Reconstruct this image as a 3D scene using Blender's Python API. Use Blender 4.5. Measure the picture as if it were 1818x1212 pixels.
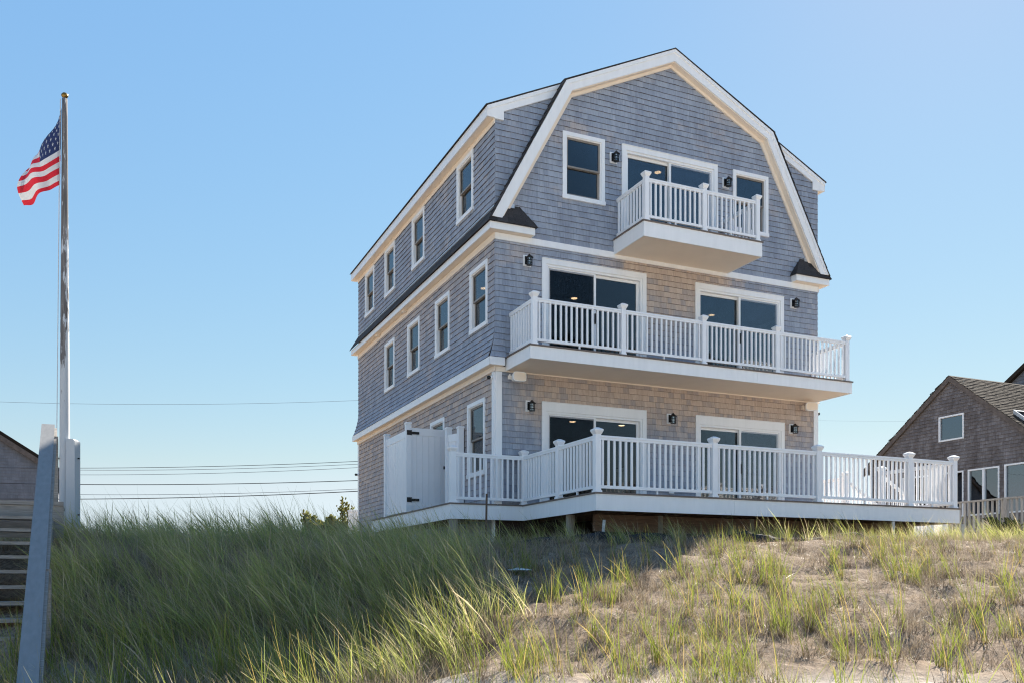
import bpy, math, random
from mathutils import Vector, Matrix, noise
R = math.radians
random.seed(11)
S = bpy.context.scene
for o in list(bpy.data.objects):
    bpy.data.objects.remove(o)

# ------------------------------------------------------------------ camera, sky, sun, exposure
# axes: the camera stands at the origin looking along +Y; z = 0 is eye level on the beach
cam_d = bpy.data.cameras.new('camera')
cam = bpy.data.objects.new('camera', cam_d)
S.collection.objects.link(cam)
cam.location = (0, 0, 0)
cam.rotation_euler = (R(90), 0, 0)
cam_d.sensor_width = 36.0
cam_d.lens = 32.0
cam_d.shift_y = (1030 - 606) / 1818
cam_d.clip_start = 0.05
cam_d.clip_end = 6000
S.camera = cam

SUN_EL = 38.8
SUN_AZ = 28.0            # degrees from +Y towards +X
W = bpy.data.worlds.new('World')
S.world = W
W.use_nodes = True
wn = W.node_tree
wn.nodes.clear()
sky = wn.nodes.new('ShaderNodeTexSky')
sky.sky_type = 'NISHITA'
sky.sun_disc = False
sky.sun_elevation = R(SUN_EL)
sky.sun_rotation = R(SUN_AZ)
sky.altitude = 0
sky.air_density = 1.15
sky.dust_density = 0.08
sky.ozone_density = 2.2
hsv = wn.nodes.new('ShaderNodeHueSaturation')
hsv.inputs['Saturation'].default_value = 1.02
# the photograph is tone-mapped: compress the sky's range everywhere alike (radiance to the power 0.45)
bw = wn.nodes.new('ShaderNodeRGBToBW')
pw = wn.nodes.new('ShaderNodeMath'); pw.operation = 'POWER'; pw.inputs[1].default_value = -0.58
vm = wn.nodes.new('ShaderNodeVectorMath'); vm.operation = 'SCALE'
bg = wn.nodes.new('ShaderNodeBackground')
bg.inputs['Strength'].default_value = 0.118
wo = wn.nodes.new('ShaderNodeOutputWorld')
wn.links.new(sky.outputs[0], bw.inputs[0])
wn.links.new(bw.outputs[0], pw.inputs[0])
wn.links.new(sky.outputs[0], vm.inputs[0])
wn.links.new(pw.outputs[0], vm.inputs['Scale'])
wn.links.new(vm.outputs[0], hsv.inputs['Color'])
# colour response of the photograph: deeper blue overhead, paler towards the horizon
sep = wn.nodes.new('ShaderNodeSeparateColor'); cmb = wn.nodes.new('ShaderNodeCombineColor')
wn.links.new(hsv.outputs[0], sep.inputs[0])
outs_ = []
for i_, (piv, ex, k_) in enumerate(((1.667, 1.48, 1.07), (2.266, 1.14, 0.97), (2.735, 0.6, 0.885))):
    d_ = wn.nodes.new('ShaderNodeMath'); d_.operation = 'DIVIDE'; d_.inputs[1].default_value = piv
    p_ = wn.nodes.new('ShaderNodeMath'); p_.operation = 'POWER'; p_.inputs[1].default_value = ex
    q_ = wn.nodes.new('ShaderNodeMath'); q_.operation = 'MULTIPLY'; q_.inputs[1].default_value = piv * k_
    wn.links.new(sep.outputs[i_], d_.inputs[0]); wn.links.new(d_.outputs[0], p_.inputs[0])
    wn.links.new(p_.outputs[0], q_.inputs[0]); outs_.append(q_.outputs[0])
# the lowest haze stays a pale blue-white, never yellow
for i_, op_, f_ in ((0, 'MINIMUM', 0.86), (2, 'MAXIMUM', 1.07)):
    g_ = wn.nodes.new('ShaderNodeMath'); g_.operation = 'MULTIPLY'; g_.inputs[1].default_value = f_
    mm = wn.nodes.new('ShaderNodeMath'); mm.operation = op_
    wn.links.new(outs_[1], g_.inputs[0]); wn.links.new(outs_[i_], mm.inputs[0]); wn.links.new(g_.outputs[0], mm.inputs[1])
    wn.links.new(mm.outputs[0], cmb.inputs[i_])
wn.links.new(outs_[1], cmb.inputs[1])
wn.links.new(cmb.outputs[0], bg.inputs['Color'])
wn.links.new(bg.outputs[0], wo.inputs['Surface'])

sun_d = bpy.data.lights.new('sun', 'SUN')
sun_d.energy = 5.0
sun_d.angle = R(0.55)
sun_d.color = (1.0, 0.93, 0.82)
sun = bpy.data.objects.new('sun', sun_d)
S.collection.objects.link(sun)
sdir = Vector((math.sin(R(SUN_AZ)) * math.cos(R(SUN_EL)), math.cos(R(SUN_AZ)) * math.cos(R(SUN_EL)), math.sin(R(SUN_EL))))
sun.rotation_euler = (-sdir).to_track_quat('-Z', 'Y').to_euler()
sun.location = sdir * 60

S.view_settings.view_transform = 'Standard'
S.view_settings.look = 'None'
S.view_settings.gamma = 1.0
S.view_settings.use_curve_mapping = False
S.view_settings.exposure = 1.60
S.render.engine = 'CYCLES'
S.cycles.use_denoising = True
S.cycles.use_adaptive_sampling = False
S.cycles.denoising_prefilter = 'NONE'
S.cycles.filter_width = 1.15
S.cycles.max_bounces = 10
S.cycles.diffuse_bounces = 6
S.cycles.transparent_max_bounces = 24
S.cycles.sample_clamp_indirect = 6.0

# ------------------------------------------------------------------ materials
MATS = {}
def nt(name):
    m = bpy.data.materials.new(name)
    m.use_nodes = True
    t = m.node_tree
    t.nodes.clear()
    out = t.nodes.new('ShaderNodeOutputMaterial')
    MATS[name] = m
    return m, t, out
def N(t, kind, **kw):
    n = t.nodes.new(kind)
    for k, v in kw.items():
        if k.startswith('i_'):
            n.inputs[k[2:].replace('_', ' ')].default_value = v
        else:
            setattr(n, k, v)
    return n
def ramp(t, fac, stops):
    r = t.nodes.new('ShaderNodeValToRGB')
    el = r.color_ramp.elements
    while len(el) < len(stops):
        el.new(0.5)
    for e, (p, c) in zip(el, stops):
        e.position = p
        e.color = (*c, 1) if len(c) == 3 else c
    t.links.new(fac, r.inputs[0])
    return r.outputs[0]
def mixc(t, fac, a, b, mode='MIX'):
    m = t.nodes.new('ShaderNodeMix')
    m.data_type = 'RGBA'
    m.blend_type = mode
    for sock, val in ((m.inputs[0], fac), (m.inputs[6], a), (m.inputs[7], b)):
        if isinstance(val, (int, float)):
            sock.default_value = val
        elif isinstance(val, tuple):
            sock.default_value = (*val, 1)
        else:
            t.links.new(val, sock)
    return m.outputs[2]
def mth(t, op, a, b=None, c=None, clamp=False):
    m = t.nodes.new('ShaderNodeMath')
    m.operation = op
    m.use_clamp = clamp
    for i, v in enumerate((a, b, c)):
        if v is None:
            continue
        if isinstance(v, (int, float)):
            m.inputs[i].default_value = v
        else:
            t.links.new(v, m.inputs[i])
    return m.outputs[0]
def sstep(t, x, a, b):
    m = t.nodes.new('ShaderNodeMapRange')
    m.interpolation_type = 'SMOOTHSTEP'
    m.inputs[1].default_value = a
    m.inputs[2].default_value = b
    t.links.new(x, m.inputs[0])
    return m.outputs[0]
def noise_n(t, vec, scale, detail=3, rough=0.55):
    n = N(t, 'ShaderNodeTexNoise')
    n.inputs['Scale'].default_value = scale
    n.inputs['Detail'].default_value = detail
    n.inputs['Roughness'].default_value = rough
    if vec is not None:
        t.links.new(vec, n.inputs['Vector'])
    return n.outputs[0]
def scaled(t, vec, s):
    m = N(t, 'ShaderNodeMapping')
    m.inputs['Scale'].default_value = s
    t.links.new(vec, m.inputs['Vector'])
    return m.outputs[0]
def principled(t, out, col, rough, bump=None, bump_d=0.01, spec=0.5, metal=0.0):
    p = N(t, 'ShaderNodeBsdfPrincipled')
    if isinstance(col, tuple):
        p.inputs['Base Color'].default_value = (*col, 1)
    else:
        t.links.new(col, p.inputs['Base Color'])
    if isinstance(rough, (int, float)):
        p.inputs['Roughness'].default_value = rough
    else:
        t.links.new(rough, p.inputs['Roughness'])
    p.inputs['Specular IOR Level'].default_value = spec
    p.inputs['Metallic'].default_value = metal
    if bump is not None:
        b = N(t, 'ShaderNodeBump')
        b.inputs['Distance'].default_value = bump_d
        b.inputs['Strength'].default_value = 0.6
        t.links.new(bump, b.inputs['Height'])
        t.links.new(b.outputs[0], p.inputs['Normal'])
    t.links.new(p.outputs[0], out.inputs['Surface'])
    return p
def geo_rand(t):
    g = N(t, 'ShaderNodeNewGeometry')
    oi = N(t, 'ShaderNodeObjectInfo')
    s = mth(t, 'ADD', g.outputs['Random Per Island'], mth(t, 'MULTIPLY', oi.outputs['Random'], 7.31))
    return mth(t, 'FRACT', s)
def simple(name, col, rough=0.5, var=0.12, scale=6.0, spec=0.4, metal=0.0, stretch=(1, 1, 1), bump=0.0, isl=0.0, dark=None):
    m, t, out = nt(name)
    tc = N(t, 'ShaderNodeTexCoord')
    v = scaled(t, tc.outputs['Object'], stretch)
    n = noise_n(t, v, scale, 5)
    lo = dark if dark else tuple(c * (1 - var) for c in col)
    hi = tuple(min(1, c * (1 + var)) for c in col)
    c = ramp(t, n, [(0.3, lo), (0.7, hi)])
    if isl:
        f = mth(t, 'ADD', mth(t, 'MULTIPLY', geo_rand(t), isl), 1 - isl * 0.5)
        cc = N(t, 'ShaderNodeCombineColor')
        for i in range(3):
            t.links.new(f, cc.inputs[i])
        c = mixc(t, 1.0, c, cc.outputs[0], 'MULTIPLY')
    principled(t, out, c, rough, n if bump else None, bump or 0.01, spec, metal)
    return m

simple('white_trim', (0.87, 0.87, 0.865), 0.35, 0.03, 2.2, stretch=(5, 5, 0.8))
simple('white_vinyl', (0.87, 0.875, 0.885), 0.28, 0.02, 3.0)
simple('bounce_tinted_white', (0.88, 0.77, 0.645), 0.5, 0.03, 2.0)  # white boards with the ground's warm bounce light put into their colour
simple('deck_board', (0.16, 0.125, 0.105), 0.6, 0.2, 9, stretch=(1, 8, 8))
simple('dark_asphalt', (0.040, 0.036, 0.036), 0.9, 0.45, 60, isl=0.7)
simple('black_metal', (0.012, 0.011, 0.011), 0.45, 0.1, 20)
simple('sash_taupe', (0.25, 0.22, 0.19), 0.4, 0.05, 10)
simple('brass', (0.22, 0.13, 0.03), 0.35, 0.2, 20, metal=0.8)
simple('flashing', (0.55, 0.57, 0.60), 0.35, 0.1, 10, metal=0.6)
simple('raw_lumber', (0.17, 0.095, 0.055), 0.7, 0.3, 5, stretch=(1, 1, 12))
simple('pile_wood', (0.30, 0.26, 0.20), 0.8, 0.25, 6, stretch=(8, 8, 1))
simple('gray_timber', (0.28, 0.255, 0.23), 0.8, 0.3, 5, stretch=(1, 10, 14), bump=0.004)
simple('rail_board', (0.215, 0.212, 0.205), 0.6, 0.10, 7, stretch=(3, 1, 1), bump=0.002)
simple('weathered_picket', (0.33, 0.315, 0.30), 0.8, 0.25, 6, stretch=(8, 8, 1), isl=0.3)
simple('fascia_brown', (0.13, 0.105, 0.09), 0.8, 0.3, 7)
simple('black_fabric', (0.015, 0.015, 0.017), 0.8, 0.4, 12, bump=0.01)
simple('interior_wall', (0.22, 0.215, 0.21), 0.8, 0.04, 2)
simple('interior_floor', (0.22, 0.16, 0.11), 0.5, 0.2, 4)
simple('wire_black', (0.05, 0.05, 0.055), 0.6, 0.1, 4)
simple('wire_grey', (0.16, 0.17, 0.19), 0.6, 0.1, 4)
simple('stake_grey', (0.45, 0.45, 0.44), 0.7, 0.2, 20)
simple('rust', (0.10, 0.07, 0.05), 0.8, 0.3, 30)
simple('bark', (0.10, 0.075, 0.055), 0.9, 0.3, 20)
simple('cloth_white', (0.6, 0.6, 0.58), 0.8, 0.15, 9)
simple('flag_red', (0.50, 0.012, 0.025), 0.7, 0.08, 30)
simple('flag_white', (0.54, 0.54, 0.55), 0.7, 0.04, 30)
simple('flag_blue', (0.018, 0.028, 0.09), 0.7, 0.1, 30)
simple('rope', (0.55, 0.55, 0.55), 0.8, 0.1, 30)

def lamp_mat():
    m, t, out = nt('downlight_glow')
    e = N(t, 'ShaderNodeEmission')
    e.inputs[0].default_value = (1.0, 0.64, 0.34, 1)
    e.inputs[1].default_value = 2.6
    t.links.new(e.outputs[0], out.inputs[0])
lamp_mat()

def flag_tr(name):
    m = MATS[name]; t = m.node_tree
    p = next(n for n in t.nodes if n.type == 'BSDF_PRINCIPLED')
    out = next(n for n in t.nodes if n.type == 'OUTPUT_MATERIAL')
    tr = N(t, 'ShaderNodeBsdfTranslucent')
    src = p.inputs['Base Color'].links[0].from_socket
    t.links.new(src, tr.inputs[0])
    mx = N(t, 'ShaderNodeMixShader'); mx.inputs[0].default_value = 0.12
    t.links.new(p.outputs[0], mx.inputs[1]); t.links.new(tr.outputs[0], mx.inputs[2])
    t.links.new(mx.outputs[0], out.inputs['Surface'])
for n_ in ('flag_red', 'flag_white', 'flag_blue'):
    flag_tr(n_)

def glass_mat(name, tint, refl_add=0.0):
    m, t, out = nt(name)
    tr = N(t, 'ShaderNodeBsdfTransparent'); tr.inputs[0].default_value = (*tint, 1)
    gl = N(t, 'ShaderNodeBsdfGlossy'); gl.inputs['Roughness'].default_value = 0.01
    gl.inputs[0].default_value = (0.92, 0.94, 0.96, 1)
    fr = N(t, 'ShaderNodeFresnel'); fr.inputs[0].default_value = 1.62
    tc = N(t, 'ShaderNodeTexCoord')
    nz = noise_n(t, tc.outputs['Object'], 1.3, 2)
    b = N(t, 'ShaderNodeBump'); b.inputs['Distance'].default_value = 0.004; b.inputs['Strength'].default_value = 0.25
    t.links.new(nz, b.inputs['Height'])
    t.links.new(b.outputs[0], gl.inputs['Normal'])
    fac = mth(t, 'ADD', mth(t, 'MULTIPLY', fr.outputs[0], 0.8), refl_add, clamp=True)
    mx = N(t, 'ShaderNodeMixShader')
    t.links.new(fac, mx.inputs[0]); t.links.new(tr.outputs[0], mx.inputs[1]); t.links.new(gl.outputs[0], mx.inputs[2])
    t.links.new(mx.outputs[0], out.inputs[0])
glass_mat('window_glass', (0.50, 0.515, 0.52))
glass_mat('window_screen', (0.80, 0.80, 0.81), -0.6)
glass_mat('neighbor_glass', (0.25, 0.3, 0.36), 0.16)
glass_mat('lantern_glass', (0.85, 0.88, 0.9), 0.22)

def shingle_mat(name, greys, tans, zones):
    """cedar shingles: silver grey where rain and sun reach them, still tan under the overhangs"""
    m, t, out = nt(name)
    tc = N(t, 'ShaderNodeTexCoord')
    MATS[name + '_tc'] = tc
    pos = tc.outputs['Object']
    sx = N(t, 'ShaderNodeSeparateXYZ'); t.links.new(pos, sx.inputs[0])
    u, v, z = sx.outputs
    z = mth(t, 'ADD', z, 0.7)          # the house's own origin lies at its base
    rnd = geo_rand(t)
    # grain runs up and down the shingle
    gr = noise_n(t, scaled(t, pos, (34, 34, 2.2)), 1.0, 4, 0.65)
    blot = noise_n(t, scaled(t, pos, (2.2, 2.2, 0.9)), 1.0, 5, 0.65)
    g1 = mth(t, 'ADD', mth(t, 'MULTIPLY', gr, 0.85), mth(t, 'MULTIPLY', rnd, 0.26))
    grey = ramp(t, mth(t, 'ADD', g1, mth(t, 'MULTIPLY', mth(t, 'SUBTRACT', blot, 0.5), 0.95)), [(0.12, greys[0]), (0.55, greys[1]), (0.95, greys[2])])
    tan = ramp(t, g1, [(0.12, tans[0]), (0.55, tans[1]), (0.95, tans[2])])
    mask = zones(t, u, v, z, blot) if zones else None
    if mask is not None:
        b2 = noise_n(t, scaled(t, pos, (0.8, 0.8, 1.4)), 1.0, 6, 0.7)
        mask = mth(t, 'MAXIMUM', mask, mth(t, 'MULTIPLY', sstep(t, b2, 0.50, 0.72), 0.5))
    if mask is not None:
        mask = mth(t, 'ADD', mask, mth(t, 'MULTIPLY', mth(t, 'SUBTRACT', rnd, 0.5), mth(t, 'MULTIPLY', mask, 0.8)), clamp=True)
        col = mixc(t, mask, grey, tan)
    else:
        col = grey
    principled(t, out, col, 0.78, gr, 0.0025, 0.25)
    return m
def house_zones(t, u, v, z, blot):
    wob = mth(t, 'MULTIPLY', mth(t, 'SUBTRACT', blot, 0.5), 1.9)
    zw = mth(t, 'ADD', z, wob)
    uw = mth(t, 'ADD', u, wob)
    front = mth(t, 'LESS_THAN', v, 0.03)
    side = mth(t, 'SUBTRACT', 1.0, front)
    # ground floor front, sheltered by the long balcony
    a = mth(t, 'MULTIPLY', sstep(t, zw, 2.6, 4.05), mth(t, 'SUBTRACT', 1.0, sstep(t, z, 4.45, 4.6)))
    a = mth(t, 'MULTIPLY', a, sstep(t, uw, 0.0, 1.4))
    # second floor front, under the small balcony
    b = mth(t, 'MULTIPLY', sstep(t, zw, 5.0, 6.5), mth(t, 'SUBTRACT', 1.0, sstep(t, z, 7.1, 7.2)))
    b = mth(t, 'MULTIPLY', b, mth(t, 'MULTIPLY', sstep(t, uw, 2.1, 3.6), mth(t, 'SUBTRACT', 1.0, sstep(t, uw, 5.7, 6.7))))
    f = mth(t, 'MULTIPLY', front, mth(t, 'MAXIMUM', a, b))
    # side wall: a little warmth below each eave
    c = mth(t, 'MULTIPLY', sstep(t, zw, 5.4, 7.0), mth(t, 'SUBTRACT', 1.0, sstep(t, z, 7.15, 7.3)))
    d = mth(t, 'MULTIPLY', sstep(t, zw, 1.0, 3.6), mth(t, 'SUBTRACT', 1.0, sstep(t, z, 4.45, 4.6)))
    s = mth(t, 'MULTIPLY', side, mth(t, 'MAXIMUM', mth(t, 'MULTIPLY', c, 0.45), mth(t, 'MULTIPLY', d, 0.7)))
    return mth(t, 'MAXIMUM', f, s)
shingle_mat('cedar_shingle', ((0.20, 0.225, 0.275), (0.30, 0.335, 0.40), (0.41, 0.445, 0.51)),
            ((0.33, 0.25, 0.195), (0.51, 0.405, 0.335), (0.66, 0.565, 0.49)), house_zones)
simple('shingle_butt', (0.06, 0.035, 0.026), 0.9, 0.3, 20)
shingle_mat('old_shingle', ((0.085, 0.07, 0.065), (0.16, 0.14, 0.135), (0.27, 0.25, 0.25)),
            ((0.1, 0.08, 0.06),) * 3, None)
simple('old_shingle_butt', (0.045, 0.036, 0.033), 0.9, 0.3, 20)
shingle_mat('pale_shingle', ((0.12, 0.13, 0.15), (0.175, 0.185, 0.21), (0.24, 0.25, 0.28)),
            ((0.1, 0.08, 0.06),) * 3, None)
simple('roof_shingle', (0.045, 0.035, 0.027), 0.95, 0.4, 30, isl=0.8, spec=0.08)

def peeling_paint():
    m, t, out = nt('peeling_paint')
    tc = N(t, 'ShaderNodeTexCoord')
    v = scaled(t, tc.outputs['Object'], (9, 9, 1.6))
    n = noise_n(t, v, 1.0, 6, 0.7)
    sz = N(t, 'ShaderNodeSeparateXYZ'); t.links.new(tc.outputs['Object'], sz.inputs[0])
    up = sstep(t, sz.outputs[2], 0.5, 5.0)
    thr = mth(t, 'SUBTRACT', 0.68, mth(t, 'MULTIPLY', up, 0.26))
    bare = sstep(t, mth(t, 'SUBTRACT', n, thr), -0.015, 0.03)
    wood = ramp(t, noise_n(t, scaled(t, tc.outputs['Object'], (40, 40, 2)), 1, 4), [(0.3, (0.09, 0.08, 0.075)), (0.7, (0.24, 0.22, 0.21))])
    col = mixc(t, bare, (0.52, 0.53, 0.54), wood)
    principled(t, out, col, 0.88, n, 0.006, 0.15)
peeling_paint()

def sand_mat():
    m, t, out = nt('dune_sand')
    g = N(t, 'ShaderNodeNewGeometry')
    p = g.outputs['Position']
    n1 = noise_n(t, p, 0.7, 4)
    n2 = noise_n(t, p, 9.0, 6, 0.7)
    n3 = noise_n(t, p, 60.0, 3, 0.7)
    c = ramp(t, mth(t, 'ADD', mth(t, 'MULTIPLY', n1, 0.55), mth(t, 'MULTIPLY', n2, 0.45)),
             [(0.32, (0.155, 0.11, 0.076)), (0.50, (0.265, 0.198, 0.14)), (0.68, (0.40, 0.325, 0.25))])
    # decayed straw and roots in the surface higher on the dune
    s = noise_n(t, scaled(t, p, (26, 7, 26)), 1.0, 5, 0.75)
    deb = sstep(t, mth(t, 'ADD', s, mth(t, 'MULTIPLY', n1, 0.35)), 0.64, 0.78)
    sp = N(t, 'ShaderNodeSeparateXYZ'); t.links.new(p, sp.inputs[0])
    hi = sstep(t, sp.outputs[2], -1.0, -0.55)
    c = mixc(t, mth(t, 'MULTIPLY', deb, mth(t, 'MULTIPLY', hi, 0.8)), c, (0.12, 0.08, 0.055))
    lowpale = mth(t, 'SUBTRACT', 1.0, sstep(t, sp.outputs[2], -0.98, -0.72))
    c = mixc(t, mth(t, 'MULTIPLY', lowpale, 0.75), c, (0.66, 0.615, 0.55))  # low sand is pale; the unseen beach is lightened to bounce light onto the house
    h = mth(t, 'ADD', mth(t, 'MULTIPLY', n2, 0.7), mth(t, 'MULTIPLY', n3, 0.25))
    principled(t, out, c, 0.95, h, 0.11, 0.1)
sand_mat()
def water_mat():
    m, t, out = nt('sea_water')
    g = N(t, 'ShaderNodeNewGeometry')
    n = noise_n(t, g.outputs['Position'], 0.4, 5)
    principled(t, out, (0.02, 0.05, 0.065), 0.12, n, 0.3, 0.5)
water_mat()

def blade_mat(name, base, mid, tip, straw, straw_share, trans):
    m, t, out = nt(name)
    at = N(t, 'ShaderNodeAttribute'); at.attribute_name = 'h'
    h = at.outputs['Fac']
    oi = N(t, 'ShaderNodeObjectInfo')
    g = N(t, 'ShaderNodeNewGeometry')
    r1 = oi.outputs['Random']
    r2 = g.outputs['Random Per Island']
    green = ramp(t, h, [(0.0, base), (0.25, mid), (0.8, tip), (1.0, straw)])
    rr = mth(t, 'FRACT', mth(t, 'ADD', mth(t, 'MULTIPLY', r2, 3.7), r1))
    isst = mth(t, 'LESS_THAN', rr, straw_share)
    c = mixc(t, isst, green, straw)
    f = mth(t, 'ADD', 0.72, mth(t, 'MULTIPLY', mth(t, 'FRACT', mth(t, 'ADD', mth(t, 'MULTIPLY', r2, 9.1), mth(t, 'MULTIPLY', r1, 2.0))), 0.6))
    cc = N(t, 'ShaderNodeCombineColor')
    for i in range(3):
        t.links.new(f, cc.inputs[i])
    c = mixc(t, 1.0, c, cc.outputs[0], 'MULTIPLY')
    p = N(t, 'ShaderNodeBsdfPrincipled')
    t.links.new(c, p.inputs['Base Color']); p.inputs['Roughness'].default_value = 0.5
    p.inputs['Specular IOR Level'].default_value = 0.3
    tr = N(t, 'ShaderNodeBsdfTranslucent'); t.links.new(c, tr.inputs[0])
    mx = N(t, 'ShaderNodeMixShader'); mx.inputs[0].default_value = trans
    t.links.new(p.outputs[0], mx.inputs[1]); t.links.new(tr.outputs[0], mx.inputs[2])
    t.links.new(mx.outputs[0], out.inputs[0])
blade_mat('grass_green', (0.32, 0.26, 0.17), (0.29, 0.31, 0.10), (0.36, 0.38, 0.12), (0.54, 0.45, 0.28), 0.22, 0.55)
blade_mat('grass_yellow', (0.20, 0.13, 0.055), (0.15, 0.185, 0.030), (0.225, 0.26, 0.043), (0.38, 0.29, 0.10), 0.17, 0.55)
blade_mat('grass_straw', (0.16, 0.11, 0.07), (0.24, 0.185, 0.12), (0.34, 0.27, 0.19), (0.42, 0.35, 0.26), 0.3, 0.3)
blade_mat('grass_thatch', (0.09, 0.06, 0.045), (0.12, 0.085, 0.06), (0.17, 0.125, 0.09), (0.24, 0.19, 0.14), 0.25, 0.25)
blade_mat('juniper', (0.12, 0.09, 0.05), (0.15, 0.165, 0.05), (0.21, 0.21, 0.06), (0.24, 0.17, 0.05), 0.15, 0.45)
blade_mat('dark_shrub', (0.03, 0.03, 0.02), (0.03, 0.05, 0.02), (0.05, 0.075, 0.025), (0.08, 0.08, 0.03), 0.1, 0.2)

# ------------------------------------------------------------------ mesh helpers
def root_base(o):
    while o.parent is not None:
        o = o.parent
    return o.get('_bz', 0.0)
class MB:
    def __init__(s):
        s.v = []; s.f = []; s.m = []
    def face(s, pts, mi=0):
        b = len(s.v)
        s.v += [tuple(p) for p in pts]
        s.f.append(tuple(range(b, b + len(pts)))); s.m.append(mi)
    def hexa(s, p, mi=0):
        """eight corners: four of the bottom, four of the top, same turn"""
        b = len(s.v)
        s.v += [tuple(q) for q in p]
        for f in ((3, 2, 1, 0), (4, 5, 6, 7), (0, 1, 5, 4), (1, 2, 6, 5), (2, 3, 7, 6), (3, 0, 4, 7)):
            s.f.append(tuple(b + i for i in f)); s.m.append(mi)
    def box(s, x0, x1, y0, y1, z0, z1, mi=0):
        x0, x1 = min(x0, x1), max(x0, x1); y0, y1 = min(y0, y1), max(y0, y1); z0, z1 = min(z0, z1), max(z0, z1)
        s.hexa([(x0, y0, z0), (x1, y0, z0), (x1, y1, z0), (x0, y1, z0), (x0, y0, z1), (x1, y0, z1), (x1, y1, z1), (x0, y1, z1)], mi)
    def prism(s, poly, fn, mi=0):
        """poly: list of 2-D points; fn(p, k) -> 3-D point on face k = 0 / 1"""
        a = [fn(p, 0) for p in poly]; c = [fn(p, 1) for p in poly]
        b = len(s.v); n = len(poly)
        s.v += a + c
        s.f.append(tuple(range(b + n - 1, b - 1, -1))); s.m.append(mi)
        s.f.append(tuple(range(b + n, b + 2 * n))); s.m.append(mi)
        for i in range(n):
            j = (i + 1) % n
            s.f.append((b + i, b + j, b + n + j, b + n + i)); s.m.append(mi)
    def tube(s, pts, r, sides=8, mi=0, cap=True):
        pts = [Vector(p) for p in pts]
        rs = r if isinstance(r, (list, tuple)) else [r] * len(pts)
        b = len(s.v); n = len(pts)
        for i, p in enumerate(pts):
            d = (pts[min(i + 1, n - 1)] - pts[max(i - 1, 0)]).normalized()
            a = Vector((0, 0, 1)) if abs(d.z) < 0.9 else Vector((1, 0, 0))
            x = d.cross(a).normalized(); y = d.cross(x)
            for k in range(sides):
                t = 2 * math.pi * k / sides
                s.v.append(tuple(p + (x * math.cos(t) + y * math.sin(t)) * rs[i]))
        for i in range(n - 1):
            for k in range(sides):
                q = (k + 1) % sides
                s.f.append((b + i * sides + k, b + i * sides + q, b + (i + 1) * sides + q, b + (i + 1) * sides + k)); s.m.append(mi)
        if cap:
            s.f.append(tuple(b + k for k in range(sides))); s.m.append(mi)
            s.f.append(tuple(b + (n - 1) * sides + k for k in range(sides - 1, -1, -1))); s.m.append(mi)
    def lathe(s, prof, sides=12, c=(0, 0, 0), mi=0):
        b = len(s.v); n = len(prof)
        for r, z in prof:
            for k in range(sides):
                t = 2 * math.pi * k / sides
                s.v.append((c[0] + r * math.cos(t), c[1] + r * math.sin(t), c[2] + z))
        for i in range(n - 1):
            for k in range(sides):
                q = (k + 1) % sides
                s.f.append((b + i * sides + k, b + i * sides + q, b + (i + 1) * sides + q, b + (i + 1) * sides + k)); s.m.append(mi)
        s.f.append(tuple(b + k for k in range(sides - 1, -1, -1))); s.m.append(mi)
        s.f.append(tuple(b + (n - 1) * sides + k for k in range(sides))); s.m.append(mi)
    def mesh(s, name, mats, dz=0.0, smooth=False, fix=True):
        me = bpy.data.meshes.new(name)
        me.from_pydata([(x, y, z - dz) for x, y, z in s.v] if dz else s.v, [], s.f)
        for m in (mats if isinstance(mats, (list, tuple)) else [mats]):
            me.materials.append(MATS[m])
        if len(set(s.m)) > 1:
            me.polygons.foreach_set('material_index', s.m)
        if smooth:
            me.polygons.foreach_set('use_smooth', [True] * len(s.f))
        me.update()
        if fix:
            import bmesh
            bm = bmesh.new(); bm.from_mesh(me)
            bmesh.ops.recalc_face_normals(bm, faces=bm.faces)
            bm.to_mesh(me); bm.free()
        return me
    def build(s, name, mats, parent=None, smooth=False, fix=True):
        dz = root_base(parent) if parent is not None else 0.0
        o = bpy.data.objects.new(name, s.mesh(name, mats, dz, smooth, fix))
        S.collection.objects.link(o)
        if parent is not None:
            o.parent = parent
        return o
def tag(o, label=None, cat=None, group=None, kind=None):
    if label: o['label'] = label
    if cat: o['category'] = cat
    if group: o['group'] = group
    if kind: o['kind'] = kind
    return o
def thing(name, loc, rz, label, cat, group=None, bz=0.0):
    o = bpy.data.objects.new(name, None)
    S.collection.objects.link(o)
    o.location = (loc[0], loc[1], loc[2] + bz)
    o.rotation_euler = (0, 0, rz)
    o['_bz'] = bz
    o.empty_display_size = 0.3
    return tag(o, label, cat, group)
def one_box(name, mat, parent, *a):
    b = MB(); b.box(*a)
    return b.build(name, mat, parent, fix=False)
def dup(root, loc=None, rz=None, label=None):
    def cp(o, par):
        c = o.copy(); S.collection.objects.link(c); c.parent = par
        for ch in list(o.children):
            cp(ch, c)
        return c
    r = cp(root, None)
    if loc is not None: r.location = loc
    if rz is not None: r.rotation_euler = (0, 0, rz)
    if label: r['label'] = label
    return r
def clip_poly(poly, a, b, c):
    """keep the side a*x + b*y + c >= 0"""
    out = []
    n = len(poly)
    for i in range(n):
        p, q = poly[i], poly[(i + 1) % n]
        dp = a * p[0] + b * p[1] + c; dq = a * q[0] + b * q[1] + c
        if dp >= 0: out.append(p)
        if (dp >= 0) != (dq >= 0):
            k = dp / (dp - dq)
            out.append((p[0] + (q[0] - p[0]) * k, p[1] + (q[1] - p[1]) * k))
    return out
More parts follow.
